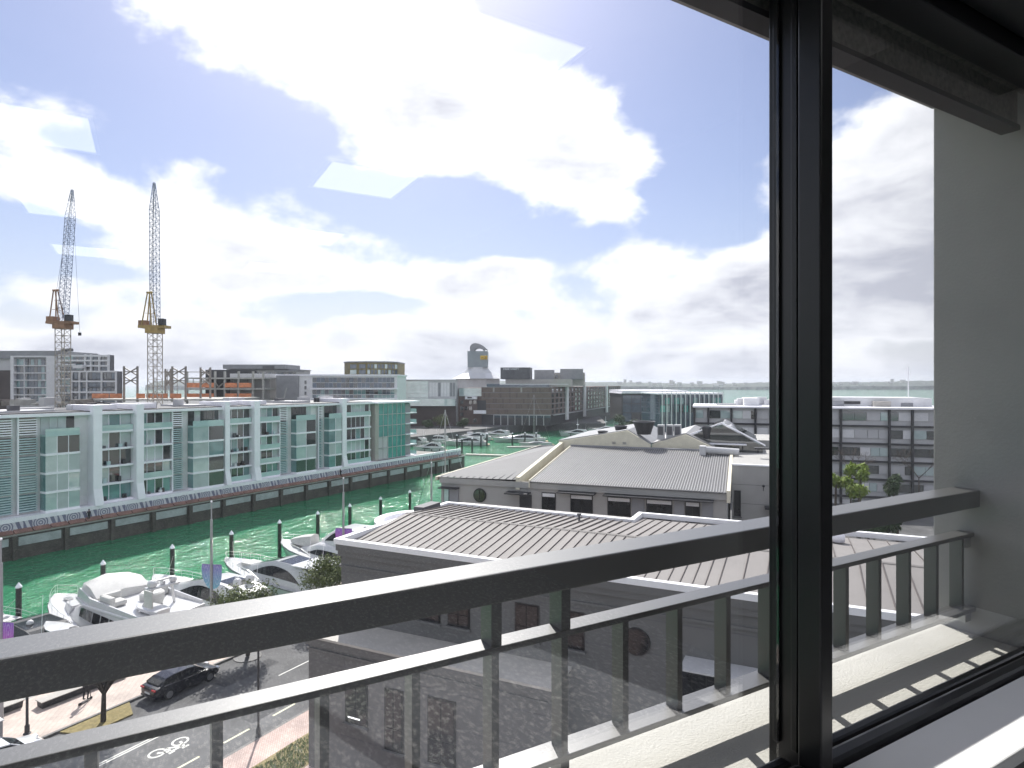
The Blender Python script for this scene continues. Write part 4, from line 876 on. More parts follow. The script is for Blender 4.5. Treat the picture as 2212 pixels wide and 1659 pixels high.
gr1 = gable('gable_roof', 'mid_grey', [(8.6, 13.1), (17.4, 14.7), (20.2, 13.05), (20.2, 13.2), (17.4, 14.85), (8.4, 13.25)], 16.91, 34); gable('gable_roof', 'corrugated', [(20.4, 13.1), (24.3, 14.4), (27.6, 12.9), (27.6, 13.05), (24.3, 14.55), (20.3, 13.25)], 17.61, 34)
# glazed atrium gable
gl = G.mb('atrium_glass', 'glass_dark', MB().loft([[(x, y, z) for x, z in ((21.8, 10.5), (33, 10.5), (33, 13.1), (28.4, 15.6), (21.8, 12.9))] for y in (19.2, 32)]))
for (xa, za), (xb, zb_) in (((21.6, 12.95), (28.4, 15.72)), ((28.4, 15.72), (33.3, 13.1))): G.mb('atrium_edge', 'white_paint', MB().loft([[(xa, y, za), (xb, y, zb_), (xb, y, zb_+.16), (xa, y, za+.16)] for y in (18.95, 19.35)]))
for i in range(7): G.bx('mullion', 'charcoal', 22.2+i*1.7, 22.32+i*1.7, 19.05, 19.19, 10.5, 13.0)
G.bx('white_sill', 'white_paint', 26.4, 31.2, 18.4, 19.04, 13.2, 13.34)
def vent(x, y, z, r, h_, m_='charcoal'):
    v = G.mb('roof_vent', m_, MB().rev([(r*.62, z), (r*.78, z+h_*.45), (r, z+h_*.9), (r, z+h_), (r*.8, z+h_), (r*.7, z+h_*.8)], 16, x, y), smooth=False); G.mb('vent_rim', 'dark_grey', MB().rev([(r*1.05, z+h_*.93), (r*1.05, z+h_*1.02), (r*.9, z+h_*1.02), (r*.9, z+h_*.93)], 16, x, y), v); return v
def at_(px, y): return GF.aty(px, y)
vent(at_(1302, 18), 18, GF.zat(1302, 953, y=18), .62, 1.3); vent(at_(1341, 20), 20, GF.zat(1341, 945, y=20), .8, 1.5); vent(at_(1391, 18), 18, GF.zat(1391, 938, y=18), 1.35, 1.6); vent(at_(1526, 19), 19, GF.zat(1526, 948, y=19), .55, 1.5)
mat('leaf_lime', (.20, .28, .03), .7, var=.3, scale=6)
for k, px in enumerate((1428, 1447, 1464)):
    x = at_(px, 19); z = GF.zat(px, 939, y=19); u = G.mb('air_conditioner', 'pale_grey', MB().box(x-.42, x+.42, 18.6, 19.4, z-.6, z+1.25), bevel=.03)
    G.bx('grille', 'dark_grey', x-.3, x+.3, 18.55, 18.595, z+.0, z+1.05, u)
for px in (1327, 1350):
    x = at_(px, 16.8); G.mb('floodlight', 'pale_grey', MB().box(x-.25, x+.25, 16.5, 17.0, 13.0, 13.35).tube((x, 16.7, 12.6), (x, 16.7, 13.0), .04), bevel=.02)
x = at_(1563, 15.5); G.mb('duct', 'pale_grey', MB().tube((x-1.9, 14.6, 12.9), (x+1.7, 14.6, 12.75), .42, 12).box(x-2.6, x-1.9, 14.0, 15.2, 12.3, 13.35), smooth=False)
# front openings
def zf_(px, py): return GF.zat(px, py, y=0)
for p0, p1, py in ((1306, 1542, 1066), (1267-60, 1288, 1056)): G.mb('sun_shade', 'charcoal', MB().box(at_(p0, 0), at_(p1, 0), -1.0, .08, 9.62, 9.76), bevel=.02)
for p0, p1 in ((1170, 1200), (1232, 1280), (1312, 1362), (1396, 1452), (1480, 1512)): window(G, at_(p0, 0), at_(p1, 0), .08, 6.5, 9.45, 2, 'smoke_glass', .14)
for p0, p1 in ((1365, 1392), (1456, 1478), (1516, 1540)): G.bx('shutter', 'mid_grey', at_(p0, 0), at_(p1, 0), .0, .098, 6.4, 9.5)
xc = at_(1036, 0); zc = zf_(1036, 1070); rw = G.mb('round_window', 'black_frame', MB().loft([[(xc+.74*math.cos(a), yy, zc+.74*math.sin(a)) for a in [i*math.pi/14 for i in range(28)]] for yy in (.12, .02)]))
G.mb('pane', 'glass_dark', MB().loft([[(xc+.63*math.cos(a), yy, zc+.63*math.sin(a)) for a in [i*math.pi/14 for i in range(28)]] for yy in (.03, -.02)]), rw); G.bx('glazing_bar', 'black_frame', xc-.03, xc+.03, -.05, -.021, zc-.63, zc+.63, rw)
f_ = G.bx('door', 'charcoal', at_(1122, 0), at_(1148, 0), .02, .11, 5.8, 9.1); G.bx('canopy', 'charcoal', at_(1098, 0), at_(1146, 0), -1.3, .09, 9.25, 9.4)
window(G, at_(958, 0), at_(970, 0), .08, 6.4, 9.2, 1, 'glass_pale'); G.bx('shutter', 'mid_grey', at_(971, 0), at_(990, 0), -.05, .098, 6.2, 9.3); G.mb('sun_shade', 'charcoal', MB().box(at_(951, 0)+.1, at_(992, 0), -.8, .08, 9.3, 9.42))
G.mb('lamp_bracket', 'charcoal', MB().tube((at_(1110, 0), .1, 7.0), (at_(1110, 0), -.4, 7.3), .03).tube((at_(1110, 0), -.4, 7.2), (at_(1110, 0), -.4, 7.5), .09))
# right hand block of the building
G.bx('side_block', 'wall_light', 29.75, 34.2, 6.0, 24, -.1, 12.3); G.bx('side_block', 'wall_light', 31.5, 35.5, 24.1, 34, -.1, 13.4)
G.bx('block_coping', 'parapet_white', 29.7, 34.3, 5.9, 6.4, 12.31, 12.45); window(G, 29.95, 30.6, 5.97, 7.2, 9.8, 1)
for zz in (8.5, 10.4): G.bx('groove', 'dark_grey', 29.75, 34.2, 5.99, 6.005, zz, zz+.03)
G.bx('pipe_shaft', 'charcoal', 33.6, 34.1, 5.7, 5.98, 1, 11.0); G.bx('canopy', 'charcoal', 32.8, 34.6, 4.6, 5.98, 8.3, 8.45)
G.mb('wall_lamp', 'charcoal', MB().tube((32.7, 5.95, 9.9), (32.7, 5.5, 10.4), .03).ball((32.7, 5.45, 10.45), .14).tube((33.9, 5.8, 11.0), (34.4, 5.6, 11.5), .09).ball((34.4, 5.6, 11.6), .2))
G.bx('black_fin', 'charcoal', 32, 34.6, 13.2, 13.98, 13.3, 13.45)
# ---------------------------------------------------------------- boats
def lerp_st(st, x):
    for a, b in zip(st, st[1:]):
        if (a[0] <= x <= b[0]): f = (x-a[0])/(b[0]-a[0]); return [p+(q_-p)*f for p, q_ in zip(a, b)]
    return list(st[0] if x < st[0][0] else st[-1])
FS = [0, .12, .3, .5, .65, .78, .88, .95, 1.0]; HB = [.90, .97, 1.0, 1.0, .95, .80, .56, .30, .03]; CB = [.86, .90, .92, .86, .72, .50, .26, .10, .01]
class Boat:
    def __init__(s, name, label, fr, group=None):
        s.t = T(name, label, 'boat', fr, 0, 0, 0, group); s.t.o.location.z = WZ; s.p = s.t.mb
    def hull(s, L, B, zs, zb_, mat_='gel_white', stripe='smoke_glass', deckm=None):
        s.L, s.B, s.zs, s.zb = L, B, zs, zb_
        rings = []
        for f, h_, c_ in zip(FS, HB, CB):
            zd = zs+(zb_-zs)*f**1.8; x = L*f; rk = .10*L*max(0, f-.6)/.4
            b = B/2*h_; c = B/2*c_
            rings.append([(x, b, zd), (x-.25*rk, b*.98, zd*.72), (x-rk*.7, c, .18), (x-rk, c*.6, -.35), (x-rk, -c*.6, -.35), (x-rk*.7, -c, .18), (x-.25*rk, -b*.98, zd*.72), (x, -b, zd)])
        h = s.p('hull', mat_, MB().loft(rings)); sm(h, 35)
        for sg in (-1, 1):         # hull windows
            b_ = MB(); n = 7
            for i in range(n):
                f0, f1 = .42+.30*i/n, .42+.30*(i+1)/n
                def pt(f, k):
                    zd = zs+(zb_-zs)*f**1.8; hh = [HB[j]+(HB[j+1]-HB[j])*(f-FS[j])/(FS[j+1]-FS[j]) for j in range(8) if FS[j] <= f <= FS[j+1]][0]
                    w = math.sin(math.pi*min(1, max(0, (f-.42)/.30)))**.5; return (L*f-.02*L*max(0, f-.6), sg*(B/2*hh*.99+.03), zd*(.70+.16*k*w))
                b_.quad(pt(f0, -.2), pt(f1, -.2), pt(f1, 1), pt(f0, 1))
            s.p('hull_window', stripe, b_, h)
        s.p('swim_platform', 'teak', MB().box(-1.1, -.02, -B*.42, B*.42, .35, .5), bevel=.04)
        rr = MB()
        for sg in (-1, 1): rr.path([(L*f, sg*(B/2*hh_+.02), zs+(zb_-zs)*f**1.8-.10) for f, hh_ in zip(FS, HB)], .045, 5)
        s.p('rub_rail', 'dark_grey', rr, h)
        rr = MB()
        for f in (.08, .5, .9):
            for sg in (-1, 1): xx = L*f; rr.box(xx-.14, xx+.14, sg*(B/2*.5 if f > .8 else B/2*.9)-.03, sg*(B/2*.5 if f > .8 else B/2*.9)+.03, zs+(zb_-zs)*f**1.8, zs+(zb_-zs)*f**1.8+.09)
        s.p('cleat', 'steel', rr, h)
        s.h = h; return h
    def deckz(s, x): f = x/s.L; return s.zs+(s.zb-s.zs)*max(0, f)**1.8
    def halfb(s, x):
        f = min(1, max(0, x/s.L)); return [s.B/2*(HB[j]+(HB[j+1]-HB[j])*(f-FS[j])/(FS[j+1]-FS[j])) for j in range(8) if FS[j] <= f <= FS[j+1]][0]
    def cabin(s, st, mat_='gel_white', name='cabin'):
        rings = [[(x, hb, zb0), (x, ht, zt0-.16*(zt0-zb0)), (x, ht*.84, zt0), (x, -ht*.84, zt0), (x, -ht, zt0-.16*(zt0-zb0)), (x, -hb, zb0)] for x, hb, ht, zb0, zt0 in st]
        return sm(s.p(name, mat_, MB().loft(rings)), 38)
    def sidewin(s, par, st, x0, x1, h0, h1, mat_='smoke_glass', n=12, taper=1.0, posts=0):
        for sg in (-1, 1):
            b_ = MB()
            def pt(x, top):
                _, hb, ht, z0, z1 = lerp_st(st, x); f = (x-x0)/(x1-x0); tp = 1-(taper*(abs(2*f-1)**3)); h = h0+(h1-h0)*tp if top else h0
                return (x, sg*(hb+(ht-hb)*h/.84+.02), z0+(z1-z0)*h)
            for i in range(n):
                xa, xb = x0+(x1-x0)*i/n, x0+(x1-x0)*(i+1)/n
                if posts and i % posts == 0: xa += (x1-x0)/n*.22
                b_.quad(pt(xa, 0), pt(xb, 0), pt(xb, 1), pt(xa, 1))
            s.p('side_window', mat_, b_, par)
    def topglass(s, par, st, x0, x1, w=.8, mat_='smoke_glass', name='windscreen', n=5):
        b_ = MB()
        for i in range(n):
            xa, xb = x0+(x1-x0)*i/n, x0+(x1-x0)*(i+1)/n; A = lerp_st(st, xa); C = lerp_st(st, xb)
            b_.quad((xa, -A[2]*.84*w, A[4]+.02), (xb, -C[2]*.84*w, C[4]+.02), (xb, C[2]*.84*w, C[4]+.02), (xa, A[2]*.84*w, A[4]+.02))
        s.p(name, mat_, b_, par)
    def rails(s, x0, h=.75):
        pts = {1: [], -1: []}; b_ = MB(); x1 = s.L-.15
        for i in range(15):
            x = x0+(x1-x0)*i/14
            for sg in (1, -1):
                y = sg*max(.05, s.halfb(x)-.12); z = s.deckz(x); hh = h*min(1, .3+i/4); pts[sg].append((x, y, z+hh))
                if i % 2 == 0: b_.tube((x, y, z-.02), (x, y, z+hh), .016, 4)
        for sg in (1, -1): b_.path(pts[sg], .02, 4); b_.path([(p[0], p[1], p[2]-hh*.45) for p in pts[sg][4:]], .012, 4)
        b_.tube(pts[1][-1], pts[-1][-1], .02, 4); s.p('bow_rail', 'steel', b_)
    def dome(s, x, y, z, r, name='radar_dome'): return sm(s.p(name, 'gel_white', MB().rev([(r*.7, z), (r*.95, z+r*.3), (r, z+r*.7), (r*.9, z+r*1.15), (r*.55, z+r*1.5), (.02, z+r*1.62)], 14, x, y)), 50)
    def fenders(s):
        for i, f in enumerate((.15, .4, .62)):
            x = s.L*f
            for sg in (-1, 1): sm(s.p('fender', 'rubber', MB().rev([(.05, .25), (.16, .35), (.16, .95), (.05, 1.05)], 10, x, sg*(s.halfb(x)+.14))), 40)
def bow_out(u, stern=-49.6): return Frame(210.0, *CF.w(stern, u))
def sport(name, label, fr, L, B, z, cab='gel_white', hullm='gel_white', dark_top=False, hard=True, group=None):
    b = Boat(name, label, fr, group); k = L/17.0; b.hull(L, B, 1.35*z, 2.25*z, hullm)
    w = B/4.8; st = [(1.6*k, 1.95*w, 1.62*w, 1.25*z, 3.0*z), (4*k, 2.05*w, 1.68*w, 1.3*z, 3.45*z), (7*k, 2.0*w, 1.55*w, 1.4*z, 3.5*z), (9.2*k, 1.8*w, 1.25*w, 1.55*z, 3.0*z), (11.4*k, 1.4*w, .85*w, 1.75*z, 2.45*z), (14.2*k, .75*w, .35*w, 2.0*z, 2.12*z)]
    c = b.cabin(st, cab)
    b.sidewin(c, st, 3.0*k, 10.6*k, .34, .80, 'smoke_glass', 14, .9); b.topglass(c, st, 7.6*k, 10.9*k, .92)
    if dark_top: b.topglass(c, st, 2.2*k, 7.3*k, .95, 'smoke_glass', 'hardtop_glass')
    elif hard: b.topglass(c, st, 3.2*k, 5.4*k, .7, 'smoke_glass', 'sunroof')
    b.p('aerial', 'white_paint', MB().tube((2.6*k, .9*w, 3.0*z), (2.2*k, .95*w, 6.2*z), .018, 4).tube((2.6*k, -.9*w, 3.0*z), (2.3*k, -.95*w, 5.4*z), .018, 4)); b.p('ensign_staff', 'steel', MB().tube((-.1, 0, 1.2*z), (-.5, 0, 2.6*z), .02, 4)); b.rails(8.5*k); b.p('cockpit_seat', 'canvas_white', MB().box(.3, 1.2, -B*.34, B*.34, 1.3*z, 1.75*z).box(1.2, 1.5, -B*.34, B*.34, 1.3*z, 2.15*z), bevel=.06)
    b.p('foredeck_pad', 'canvas_white', MB().box(11.6*k, 13.2*k, -.8*w, .8*w, 2.1*z, 2.42*z), bevel=.06); b.fenders(); return b
# 0: black canopied cruiser at the left
b0 = sport('motor_yacht', 'white motor yacht with black canopy top moored next to the big flybridge yacht', bow_out(25.2, -54.6), 16.5, 5.0, 1.1, 'charcoal', 'gel_white', True)
tn = sm(b0.p('tender', 'gel_white', MB().loft([[(x, y*wd, 3.6+zz) for y, zz in ((-1, .45), (-.8, .1), (0, 0), (.8, .1), (1, .45), (.7, .52), (-.7, .52))] for x, wd in ((-.2, .7), (.6, .85), (2.2, .8), (3.2, .5), (3.9, .05))])), 40); b0.p('outboard', 'charcoal', MB().box(-.75, -.2, -.25, .25, 3.6, 4.5), bevel=.08)
b0.dome(5.2, .6, 3.75, .26)
# 1: big flybridge yacht
b1 = Boat('motor_yacht', 'big white flybridge motor yacht with grey covered helm and open upper deck', bow_out(31.0)); b1.hull(20.5, 6.2, 1.7, 2.75)
st = [(1.8, 2.6, 2.35, 1.6, 4.2), (5, 2.7, 2.4, 1.7, 4.2), (9, 2.6, 2.25, 1.9, 4.2), (11.5, 2.3, 1.9, 2.0, 4.1), (13.3, 1.9, 1.4, 2.2, 3.2), (15.0, 1.3, .9, 2.4, 2.7)]
c = b1.cabin(st); b1.sidewin(c, st, 3.2, 11.6, .42, .80, 'smoke_glass', 12, .12, 2); b1.topglass(c, st, 11.9, 13.6, .95)
fd = b1.p('flybridge_deck', 'gel_white', MB().prism([(.6, -2.7), (9.5, -2.85), (12.2, -2.1), (12.9, 0), (12.2, 2.1), (9.5, 2.85), (.6, 2.7), (.2, 0)], 4.22, 4.5), bevel=.08)
co = MB()
for sg in (-1, 1): co.loft([[(.8, sg*2.6, 4.5), (.8, sg*2.45, 4.5), (.8, sg*2.5, 4.75), (.8, sg*2.6, 4.75)], [(8.5, sg*2.75, 4.5), (8.5, sg*2.5, 4.5), (8.5, sg*2.55, 5.1), (8.5, sg*2.72, 5.1)], [(12.0, sg*2.05, 4.5), (12.0, sg*1.8, 4.5), (11.6, sg*1.8, 5.3), (11.8, sg*1.98, 5.3)]])
b1.p('coaming', 'gel_white', co)
mat('cover_grey', (.55, .545, .53), .85, var=.06, scale=1, bump=.2, bscale=3)
cv = [[(8.2, -2.4, 4.52), (8.2, -2.3, 5.0), (8.2, 0, 5.3), (8.2, 2.3, 5.0), (8.2, 2.4, 4.52)], [(9.6, -2.5, 4.52), (9.5, -2.2, 5.7), (9.5, 0, 6.1), (9.5, 2.2, 5.7), (9.6, 2.5, 4.52)], [(11.4, -2.2, 4.52), (11.2, -1.9, 5.8), (11.2, 0, 6.15), (11.2, 1.9, 5.8), (11.4, 2.2, 4.52)], [(13.2, -1.2, 4.3), (12.5, -1.2, 5.2), (12.4, 0, 5.5), (12.5, 1.2, 5.2), (13.2, 1.2, 4.3)]]
sm(b1.p('canvas_cover', 'cover_grey', MB().loft(cv, closed=True)), 60)
b1.p('deck_seat', 'canvas_white', MB().box(6.0, 7.6, .9, 2.4, 4.51, 5.0).box(7.2, 7.7, .7, 2.4, 4.51, 5.5).box(5.9, 7.6, 1.9, 2.45, 4.51, 5.45), bevel=.18); b1.p('deck_seat', 'canvas_white', MB().box(5.6, 7.2, -2.4, -1.2, 4.51, 5.0).box(5.6, 7.2, -2.5, -2.1, 4.51, 5.5), bevel=.18)
sm(b1.p('deck_tub', 'cover_grey', MB().rev([(.8, 4.51), (.95, 4.9), (.95, 5.5), (.82, 5.62), (.05, 5.66)], 18, 4.3, -.2)), 40)
am = MB(); 
for sg in (-1, 1): am.tube((3.2, sg*1.5, 4.5), (2.4, sg*.8, 6.4), .12, 8)
am.box(2.0, 2.9, -1.3, 1.3, 6.4, 6.55); b1.p('radar_arch', 'gel_white', am, bevel=.03); b1.dome(2.4, .9, 6.56, .38); b1.dome(2.4, -.9, 6.56, .3); b1.p('radar_bar', 'gel_white', MB().box(2.2, 2.6, -.12, .12, 6.56, 6.9).box(2.34, 2.46, -1.0, 1.0, 6.92, 7.06), bevel=.02)
b1.p('boarding_screen', 'canvas_white', MB().box(1.0, 2.2, 1.6, 1.72, 5.2, 6.6), bevel=.1)
b1.p('tender', 'gel_white', MB().loft([[(x, y*wd+1.0, 4.55+zz) for y, zz in ((-1, .45), (-.8, .1), (0, 0), (.8, .1), (1, .45), (.7, .5), (-.7, .5))] for x, wd in ((.6, .6), (1.4, .75), (3.0, .7), (4.0, .4), (4.5, .05))]))
b1.rails(9.5, .85); b1.p('anchor_gear', 'steel', MB().box(17.6, 18.4, -.25, .25, 2.55, 2.75).tube((16.8, -.5, 2.4), (16.8, -.5, 2.75), .12, 8).tube((16.8, .5, 2.4), (16.8, .5, 2.75), .12, 8)); b1.fenders()
b1.p('hull_name', 'charcoal', MB().box(17.0, 17.2, -1.0, -.96, 2.0, 2.2))
b1.p('foredeck_trunk', 'gel_white', MB().loft([[(x, w_, z0_), (x, w_*.8, z1_), (x, -w_*.8, z1_), (x, -w_, z0_)] for x, w_, z0_, z1_ in ((14.6, 1.6, 2.2, 2.95), (16.4, 1.1, 2.35, 2.85), (17.6, .4, 2.5, 2.6))]), bevel=.05)
# 2, 3: sleek sport yachts
b2 = sport('motor_yacht', 'white sport yacht with black wrap window behind the purple banner pole', bow_out(39.6), 18.5, 5.0, 1.2); b2.dome(3.4, .7, 4.15, .4); b2.dome(3.4, -.7, 4.15, .42); b2.dome(4.6, -.2, 4.2, .26)
b3 = sport('motor_yacht', 'grey sided sport yacht with long dark window behind the leafy street tree', bow_out(48.0), 18.0, 5.0, 1.15, 'gel_grey', 'gel_grey', True); b3.p('hardtop_rear', 'gel_white', MB().prism([(.6, -1.8), (4.4, -1.9), (4.4, 1.9), (.6, 1.8)], 3.95, 4.1), bevel=.05)
# 4: tall sedan yacht with covered tender on the bow
b4 = Boat('motor_yacht', 'tall white sedan yacht carrying a covered tender on its bow', bow_out(57.0)); b4.hull(19.0, 5.6, 1.7, 2.7)
st = [(1.4, 2.5, 2.3, 1.6, 3.7), (6, 2.6, 2.35, 1.8, 3.9), (10, 2.4, 2.0, 2.0, 3.8), (12.2, 1.9, 1.5, 2.2, 3.0), (14.0, 1.2, .9, 2.4, 2.6)]
c = b4.cabin(st); b4.sidewin(c, st, 4.0, 11.8, .22, .62, 'smoke_glass', 12, .8)
st2 = [(1.8, 2.1, 1.9, 3.7, 5.6), (4, 2.2, 1.95, 3.75, 5.9), (7, 2.1, 1.7, 3.8, 5.9), (9.0, 1.7, 1.3, 3.8, 4.9), (10.4, 1.3, 1.0, 3.7, 4.0)]
c2_ = b4.cabin(st2, 'gel_white', 'pilothouse'); b4.sidewin(c2_, st2, 4.6, 9.2, .3, .78, 'smoke_glass', 10, .8); b4.topglass(c2_, st2, 7.4, 9.9, .9)
b4.p('tender', 'canvas_white', MB().loft([[(x, -.95*w_, 2.7), (x, -.7*w_, 2.7+h_), (x, .0, 2.75+h_*1.15), (x, .7*w_, 2.7+h_), (x, .95*w_, 2.7)] for x, w_, h_ in ((12.6, .9, 1.3), (14.4, 1.0, 1.0), (16.0, .8, .6), (17.0, .2, .25))]), bevel=.04); b4.rails(10.5); b4.dome(3.0, .8, 5.85, .4); b4.dome(3.0, -.8, 5.85, .32); b4.p('radar_arch', 'gel_white', MB().box(2.2, 3.6, -1.2, 1.2, 5.8, 5.95)); b4.fenders()
b5 = sport('motor_yacht', 'low white cruiser half hidden behind the round roof drum', bow_out(65.5), 14.0, 4.4, 1.0)
# sailing yacht
mat('sail_red', (.55, .04, .08), .8, var=.1)
def sailer(label, fr, L, mast, group=None, red=True):
    s = Boat('sailing_yacht', label, fr, group); s.hull(L, L*.28, 1.1, 1.5); st = [(L*.25, L*.09, L*.08, 1.05, 1.6), (L*.5, L*.09, L*.07, 1.1, 1.75), (L*.68, L*.05, L*.03, 1.2, 1.3)]
    c = s.cabin(st); s.sidewin(c, st, L*.28, L*.6, .3, .7); x = L*.52
    mst = s.p('mast', 'galv', MB().tube((x, 0, 1.2), (x, 0, mast), .13, 8, .08)); s.p('spreader', 'galv', MB().tube((x, -1.1, mast*.5), (x, 1.1, mast*.5), .04, 4).tube((x, -.8, mast*.75), (x, .8, mast*.75), .04, 4), mst)
    s.p('boom', 'galv', MB().tube((x, 0, 2.6), (L*.1, 0, 2.7), .09, 6)); s.p('sail_cover', 'sail_red' if red else 'canvas_white', MB().loft([[(x-.2, y, 2.65+z) for y, z in ((-.2, 0), (.2, 0), (.12, .5), (-.12, .5))], [(L*.12, y, 2.72+z) for y, z in ((-.12, 0), (.12, 0), (.08, .25), (-.08, .25))]]))
    s.p('rigging', 'steel', MB().tube((x, 0, mast-.1), (L-.1, 0, 1.5), .025, 4).tube((x, 0, mast-.1), (.1, 0, 1.2), .02, 4).tube((x, 0, mast*.96), (x-.2, L*.13, 1.2), .02, 4).tube((x, 0, mast*.96), (x-.2, -L*.13, 1.2), .02, 4)); s.rails(L*.1, .6); return s
sailer('sailing yacht with tall mast and red sail cover beside the light building', bow_out(78.5, -50.5), 13.0, 19.5)

# mooring piles in front of the bows
mat('pile_dark', (.028, .032, .028), .75, var=.4, scale=2)
def pile(name, fr, x, y, ztop, r, lab, grp):
    t = T(name, lab, 'mooring pile', fr, x, y, WZ-1, grp); t.mb('post', 'pile_dark', MB().tube((x, y, WZ-2), (x, y, ztop), r, 10)); t.mb('cap', 'white_paint', MB().rev([(r*1.15, ztop), (r*1.1, ztop+.12), (.02, ztop+.5)], 10, x, y)); return t
where = ['beside the black canopied yacht', 'between the flybridge yacht and the black canopied one', 'beside the big flybridge yacht bow', 'off the bow of the white sport yacht', 'off the bow of the grey sided yacht', 'off the bow of the tall sedan yacht', 'past the tall sedan yacht', 'near the sailing yacht', 'beyond the sailing yacht', 'close to the end of the near quay']
for i, u in enumerate((19.9, 27.2, 34.5, 41.8, 49.3, 56.5, 63.1, 69.4, 76.2, 83.5)): pile('mooring_pile', CF, -68.3, u, 2.0 if i != 1 else 1.7, .24, 'dark mooring pile with white cone cap '+where[i], 'mooring piles along the berths')

# marina beyond the quay end
FB = Frame(0)
def far_frame(px, py, ang): return Frame(ang, *P(px, py, WZ))
fb = [(1178, 955, 180, 'sport', 22, 'large white sport cruiser lying by the marina finger pier'), (1030, 948, 190, 'sport', 19, 'white cruiser lying in front of the hotel ground storey'), (955, 949, 165, 'sport', 16, 'white cruiser with dark windscreen beside the quayside shrubs'),
      (1052, 962, 178, 'sport', 17, 'low white cruiser moored side on behind the dark piles'), (925, 963, 200, 'sport', 12, 'white runabout moored close to the green glass end block'), (960, 975, 172, 'sport', 11, 'small white open boat beside the tip of the far quay'),
      (1275, 943, 190, 'sport', 14, 'white launch with tall aerial moored beyond the corrugated roof'), (1335, 935, 175, 'sport', 15, 'white launch moored next to the one with the tall aerial'), (925, 940, 150, 'sport', 15, 'white cruiser moored below the round quayside shrub'), (985, 941, 200, 'sport', 17, 'white cruiser moored under the white balcony boxes'), (1062, 951, 185, 'sport', 15, 'white cruiser moored next to the large sport cruiser'), (905, 953, 175, 'sport', 14, 'white cruiser lying close under the glass end block'), (975, 957, 168, 'sport', 15, 'white cruiser lying behind the first dark piles'), (1105, 945, 200, 'sport', 14, 'white cruiser moored before the hotel pillars')]
for i, (px, py, a, kd, L, lab) in enumerate(fb):
    b = sport('motor_yacht', lab, far_frame(px, py, a), L, L*.27, .95, group=None)
    if i in (6, 7): b.p('aerial_mast', 'white_paint', MB().tube((L*.4, 0, 3), (L*.4, 0, 8), .08, 5).box(L*.36, L*.44, -.6, .6, 5.2, 5.4))
sailer('sailing yacht with bare mast moored beyond the pale sloping roof', far_frame(1190, 962, 165), 13, 19.5, red=False)
lab_p = ['dark marina pile standing by the long pontoon', 'dark marina pile standing by the finger pier']
for i, (px, py) in enumerate(((987, 968), (998, 978), (1020, 977), (1039, 966), (1052, 964), (1107, 963), (1134, 961), (1158, 962))):
    x, y = P(px, py, WZ); pile('marina_pile', F0, x, y, 1.6, .3, lab_p[0] if px < 1060 else lab_p[1], 'piles of the far marina')
mat('pontoon_deck', (.42, .41, .38), .8, var=.15)
for nm, (pa, pb), lab in (('pontoon', ((1006, 981), (1165, 986)), 'long low pontoon reaching out from the quay tip'), ('pontoon', ((1095, 965), (1165, 964)), 'short finger pontoon in front of the large sport cruiser')):
    (xa, ya), (xb, yb) = P(*pa, WZ+.5), P(*pb, WZ+.5); t = T(nm, lab, 'pontoon', F0, xa, ya, WZ); n = 10
    for i in range(n):
        f0, f1 = i/n, (i+.96)/n; t.mb('deck_section', 'pontoon_deck', MB().prism([(xa+(xb-xa)*f0, ya+(yb-ya)*f0), (xa+(xb-xa)*f1, ya+(yb-ya)*f1), (xa+(xb-xa)*f1, ya+(yb-ya)*f1+2), (xa+(xb-xa)*f0, ya+(yb-ya)*f0+2)], WZ-.3, WZ+.5))

# ---------------------------------------------------------------- street: markings, car, benches, lamps, trees, people
def mark(name, lab, quads, m_='road_paint', cat='road marking', z=-.111):
    b_ = MB(); c = CF.w(*[sum(v)/len(quads[0]) for v in zip(*quads[0])])
    for q_ in quads:
        pts = [CF.w(*p) for p in q_]; ar = sum(a[0]*b[1]-b[0]*a[1] for a, b in zip(pts, pts[1:]+pts[:1])); pts = pts if ar > 0 else pts[::-1]
        b_.poly([(x-c[0], y-c[1], z) for x, y in pts])
    o = b_.build(name, m_); o.location = (c[0], c[1], 0); tag(o, lab, cat); return o
rc = lambda x0, x1, y0, y1: [(x0, y0), (x1, y0), (x1, y1), (x0, y1)]
mark('centre_line', 'double white centre line running along the street', [rc(-36.42, -36.32, 5, 27), rc(-36.22, -36.12, 12, 27)])
mark('centre_line', 'thin white centre line past the parked dark car', [rc(-36.42, -36.32, 30, 50)])
for i, y in enumerate((16.2, 19.6, 22.8, 26.2, 29.6)): mark('edge_dash', 'short yellowish dash painted beside the pink footpath kerb', [rc(-32.35, -32.2, y, y+1.7)], 'road_yellow')['group'] = 'yellowish dashes by the footpath'
mark('edge_dash', 'pair of short white strokes painted near the double centre line', [rc(-37.4, -37.25, 15.0, 16.2), rc(-37.0, -36.85, 15.2, 16.4)])
